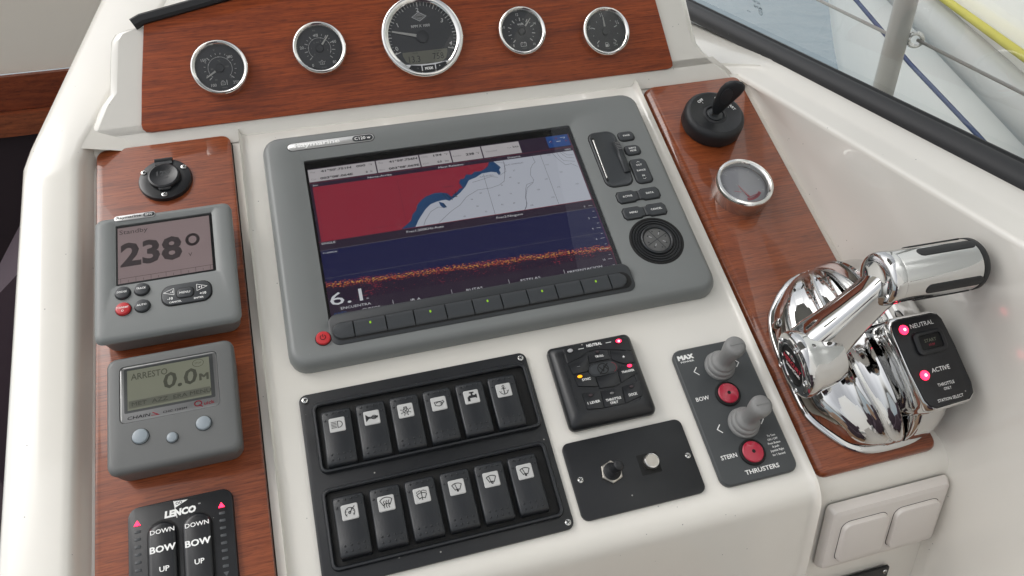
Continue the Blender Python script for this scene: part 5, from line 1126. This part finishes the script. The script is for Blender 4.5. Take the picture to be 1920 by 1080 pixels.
# ================================================================== WHITE ROCKER SWITCH PLATE ON THE LOWER FACE
SX, SY = 415.5, -59.5
t = thing('light_switch', 'cream double rocker wall switch below the throttle', 'switch', F2, SX, SY, 0)
m = MB().mat('switch_white'); m.rl([(0, 0, 119, 75, 4, 0), (0, 0, 119, 75, 4, 3), (0, 0, 114, 70, 4, 8), (0, 0, 108, 63, 5, 9.4), (0, 0, 106, 61, 5, 9.6)]); m.build('frame', t)
for x in (-25.6, 26.2):
    m = MB().mat('gap_black'); m.slab(x, -1.5, 46, 48.5, 8, 9.3, 9.75, .05); m.mat('switch_white'); m.rl([(x, -1.5, 45, 47.5, 7.6, 9.4), (x, -1.5, 45, 47.5, 7.6, 12.4), (x, -1.5, 43.6, 46, 7, 13.6), (x, -1.8, 40, 42, 6, 14.2)]); m.build('rocker', t)
q = hit(F2, 1668, 1062, 2)
t = thing('blank_plate', 'corner of a small black plate with one screw at the bottom edge', 'plate', F2, q[0] - 46, q[1] - 26, 0)
m = MB().mat('black_satin'); m.slab(0, 0, 92, 54, 2, 0, 2.4, .4); m.build('plate', t); screw(t, 41.5, 21.5, 2.3, 2.4, 30)

# ================================================================== OUTSIDE, SEEN THROUGH THE SIDE WINDOW
CAM = cam_m.translation.copy(); CR = cam_m.to_3x3()
def ray(x, y): return (CR @ Vector((x - 960, 540 - y, -FPX))).normalized()
def at_dist(x, y, d): return CAM + ray(x, y) * d
wt = MB().mat('water'); wt.box(-60000, 60000, -60000, 60000, -20, 0)
struct(wt.build('water', F=Matrix.Identity(4)), 'blue grey harbour water')
# own side deck and toe rail
dk = MB().mat('hull_white')
dk.loft([[(552, y, 235), (556, y, 220), (562, y, -150), (700, y, -152), (820, y, -154), (835, y, -156), (842, y, -164), (850, y, -700)] for y in (-2500, 5000)], False, False, closed=False)
struct(dk.build('side_deck', F=FW), 'white side deck outside the window')
n_ = ray(1722, 0).cross(ray(1920, 185)); dr = n_.cross(Vector((0, 0, 1))).normalized()
if dr.dot(Vector((1, -1, 0))) < 0: dr = -dr
up_ = Vector((0, 0, 1)); nn_ = dr.cross(up_).normalized()
org = at_dist(1722, 0, 2500)
if nn_.dot(CAM - org) < 0: nn_ = -nn_
FH = Matrix((( *dr, ), ( *up_, ), ( *nn_, ))).transposed().to_4x4(); FH.translation = org
hb = thing('neighbour_boat', 'white hull of the boat moored alongside, beyond the window', 'boat', FH, 0, 0, 0)
m = MB().mat('hull_white'); xb_ = hit(FH, 1506, 60, 0)[0]
def hullx(y): return xb_ + (0 if y > -150 else ((-150 - y) / 500) ** 1.6 * 240)
rows = []
for y, z in ((1600, 140), (900, 90), (500, 50), (200, 15), (30, 0), (0, 0), (-60, -8), (-150, -22), (-300, -50), (-500, -100), (-800, -190), (-1200, -350), (-1900, -700)):
    xs = hullx(y); rows.append([(xs + 60, y, z - 260), (xs + 8, y, z - 90), (xs, y, z - 40), (xs + 14, y, z - 10), (xs + 60, y, z)] + [(xs + d, y, z + 6 * math.sin(d / 900)) for d in (300, 900, 1700, 2600, 4200, 7000)])
m.loft(rows, False, False, closed=False); m.build('hull', hb)
m = MB().mat('grey_tube'); m.tube([(xb_ + 180, 6, 26), (0, 6, 26), (1500, 6, 26), (4500, 6, 26)], 42, 20); m.build('rubbing_strake', hb)
m = MB().mat('aluminium_matt'); m.tube([(xb_ + 190, -38, 24), (0, -38, 24), (4500, -38, 24)], 7, 10); m.build('strake_edge', hb)
m = MB().mat('black_rubber'); m.tube([(hullx(y) - 2, y, z - 30) for y, z in ((700, 60), (300, 20), (0, 0), (-130, -20))], 16, 10); m.build('stem_guard', hb)
a_, b_ = hit(FH, 1765, 0, 40), hit(FH, 1920, 113, 40)
m = MB().mat('rope_yellow'); dd = ((b_[0] - a_[0]) , (b_[1] - a_[1])); m.tube([(a_[0] - dd[0] * 1.2, a_[1] - dd[1] * 1.2, 30), (a_[0], a_[1], 30), (b_[0], b_[1], 30), (b_[0] + dd[0] * 1.5, b_[1] + dd[1] * 1.5, 30)], 9, 12)
tag(m.build('mooring_rope', F=FH), 'taut yellow rope along the moored white boat, top right', 'rope')
for (p0, p1), nm, mt, r_, lab in ((((1605, 0), (1832, 252)), 'mooring_rope', 'rope_blue', 4.5, 'dark blue rope slanting down behind the metal stanchion'),):
    a_, b_ = at_dist(*p0, 2000), at_dist(*p1, 1700); d_ = b_ - a_
    pts = [a_ - d_ * .6, a_, a_.lerp(b_, .5) - Vector((0, 0, 6)), b_, b_ + d_ * .25]
    m = MB().mat(mt); m.tube(pts, r_, 10); tag(m.build(nm, F=Matrix.Identity(4)), lab, 'rope')
a_ = hit(FH, 1903, 262, 0)
ft = thing('fender', 'blue round fender hanging against the white hull at the right edge', 'fender', FH, a_[0] + 130, a_[1] - 110, 60)
m = MB().mat('blue_fabric'); m.ball(0, 0, 0, 100, 1.25, 28, 10, half=False); o = m.build('fender_body', ft); o.rotation_euler = (R(90), 0, 0)
# stanchion with lifelines
bp = at_dist(1655, 172, 1290)
st_ = thing('stanchion', 'matt grey metal stanchion post outside the window', 'stanchion', Matrix.Translation((bp.x, bp.y, 0)), 0, 0, 0)
tp = at_dist(1702, 0, 1290)
m = MB().mat('aluminium_matt'); m.tube([(0, 0, Z0 - 153), (0, 0, bp.z - 20), (0, 0, bp.z + 650)], 15.5, 24); m.mat('steel'); m.lathe([(30, Z0 - 154), (30, Z0 - 148), (20, Z0 - 144), (18, Z0 - 130), (16, Z0 - 120)], 28); m.build('post', st_)
def ring(m, c, rad, r_, nx, n=18):
    pts = []
    for i in range(n + 1):
        a = 2 * math.pi * i / n; pts.append(c + Vector((math.cos(a) * rad * nx[0], math.cos(a) * rad * nx[1], math.sin(a) * rad)))
    m.tube(pts, r_, 8, False)
ze = at_dist(1690, 64, 1290).z - 0
m = MB().mat('steel'); cen = Vector((20, -14, ze)); ring(m, cen, 9, 3.2, (.75, -.66)); m.tube([(0, 0, ze), (15, -10, ze)], 4, 10); m.build('eye_bolt', st_)
e0 = Vector((bp.x + 22, bp.y - 16, ze))
pr_ = at_dist(1900, 166, 1180); d_ = pr_ - e0
m = MB().mat('wire'); m.tube([e0, pr_, e0 + d_ * 3], 2.4, 8); tag(m.build('lifeline', F=Matrix.Identity(4)), 'thin wire lifeline from the eye bolt down to the right edge', 'wire')
pl_ = at_dist(1535, 0, 1500); e1 = Vector((bp.x, bp.y, at_dist(1676, 62, 1290).z)); d_ = pl_ - e1
m = MB().mat('wire'); m.tube([e1 + (e1 - pl_).normalized() * 0, pl_, e1 + d_ * 2.5], 2.6, 8); tag(m.build('lifeline', F=Matrix.Identity(4)), 'thin wire lifeline running up left from the stanchion', 'wire')
# etched approval mark on the pane, seen from behind so it reads mirrored
P0_ = Vector((520 + A.x + 16, 450 + A.y, Z0 + 245 + 12)); P1_ = Vector((520 + B.x + 16, 450 + B.y, Z0 + 245 + 12)); P2_ = Vector((520 + A.x - 180, 450 + A.y, Z0 + 245 + 800))
ex = (P1_ - P0_).normalized(); ez = ex.cross(P2_ - P0_).normalized(); ez = -ez if ez.dot(CAM - P0_) < 0 else ez; ey = ez.cross(ex)
FG = Matrix((( *ex, ), ( *ey, ), ( *ez, ))).transposed().to_4x4(); FG.translation = P0_
m = MB().mat('etched'); m.T = (FW @ Matrix.Translation((520, 450, 245))).inverted() @ FG
for s, px, py, cap, wd in (('43R-00468', 1421, 14, 3.0, -17), ('AS2 TRIV', 1418, 4, 2.6, -16), ('E3', 1426, 22, 3.2, -4.6), ('DOT 24', 1404, 21, 1.4, -7)):
    q = hit(FG, px, py, .6); m.text(s, q[0], q[1], .6, cap, width=wd, bold=.01)
q = hit(FG, 1426, 22, .6); m.arc(q[0], q[1], 4.0, 0, 360, .6, .6, 20)
m.build('approval_mark', win)
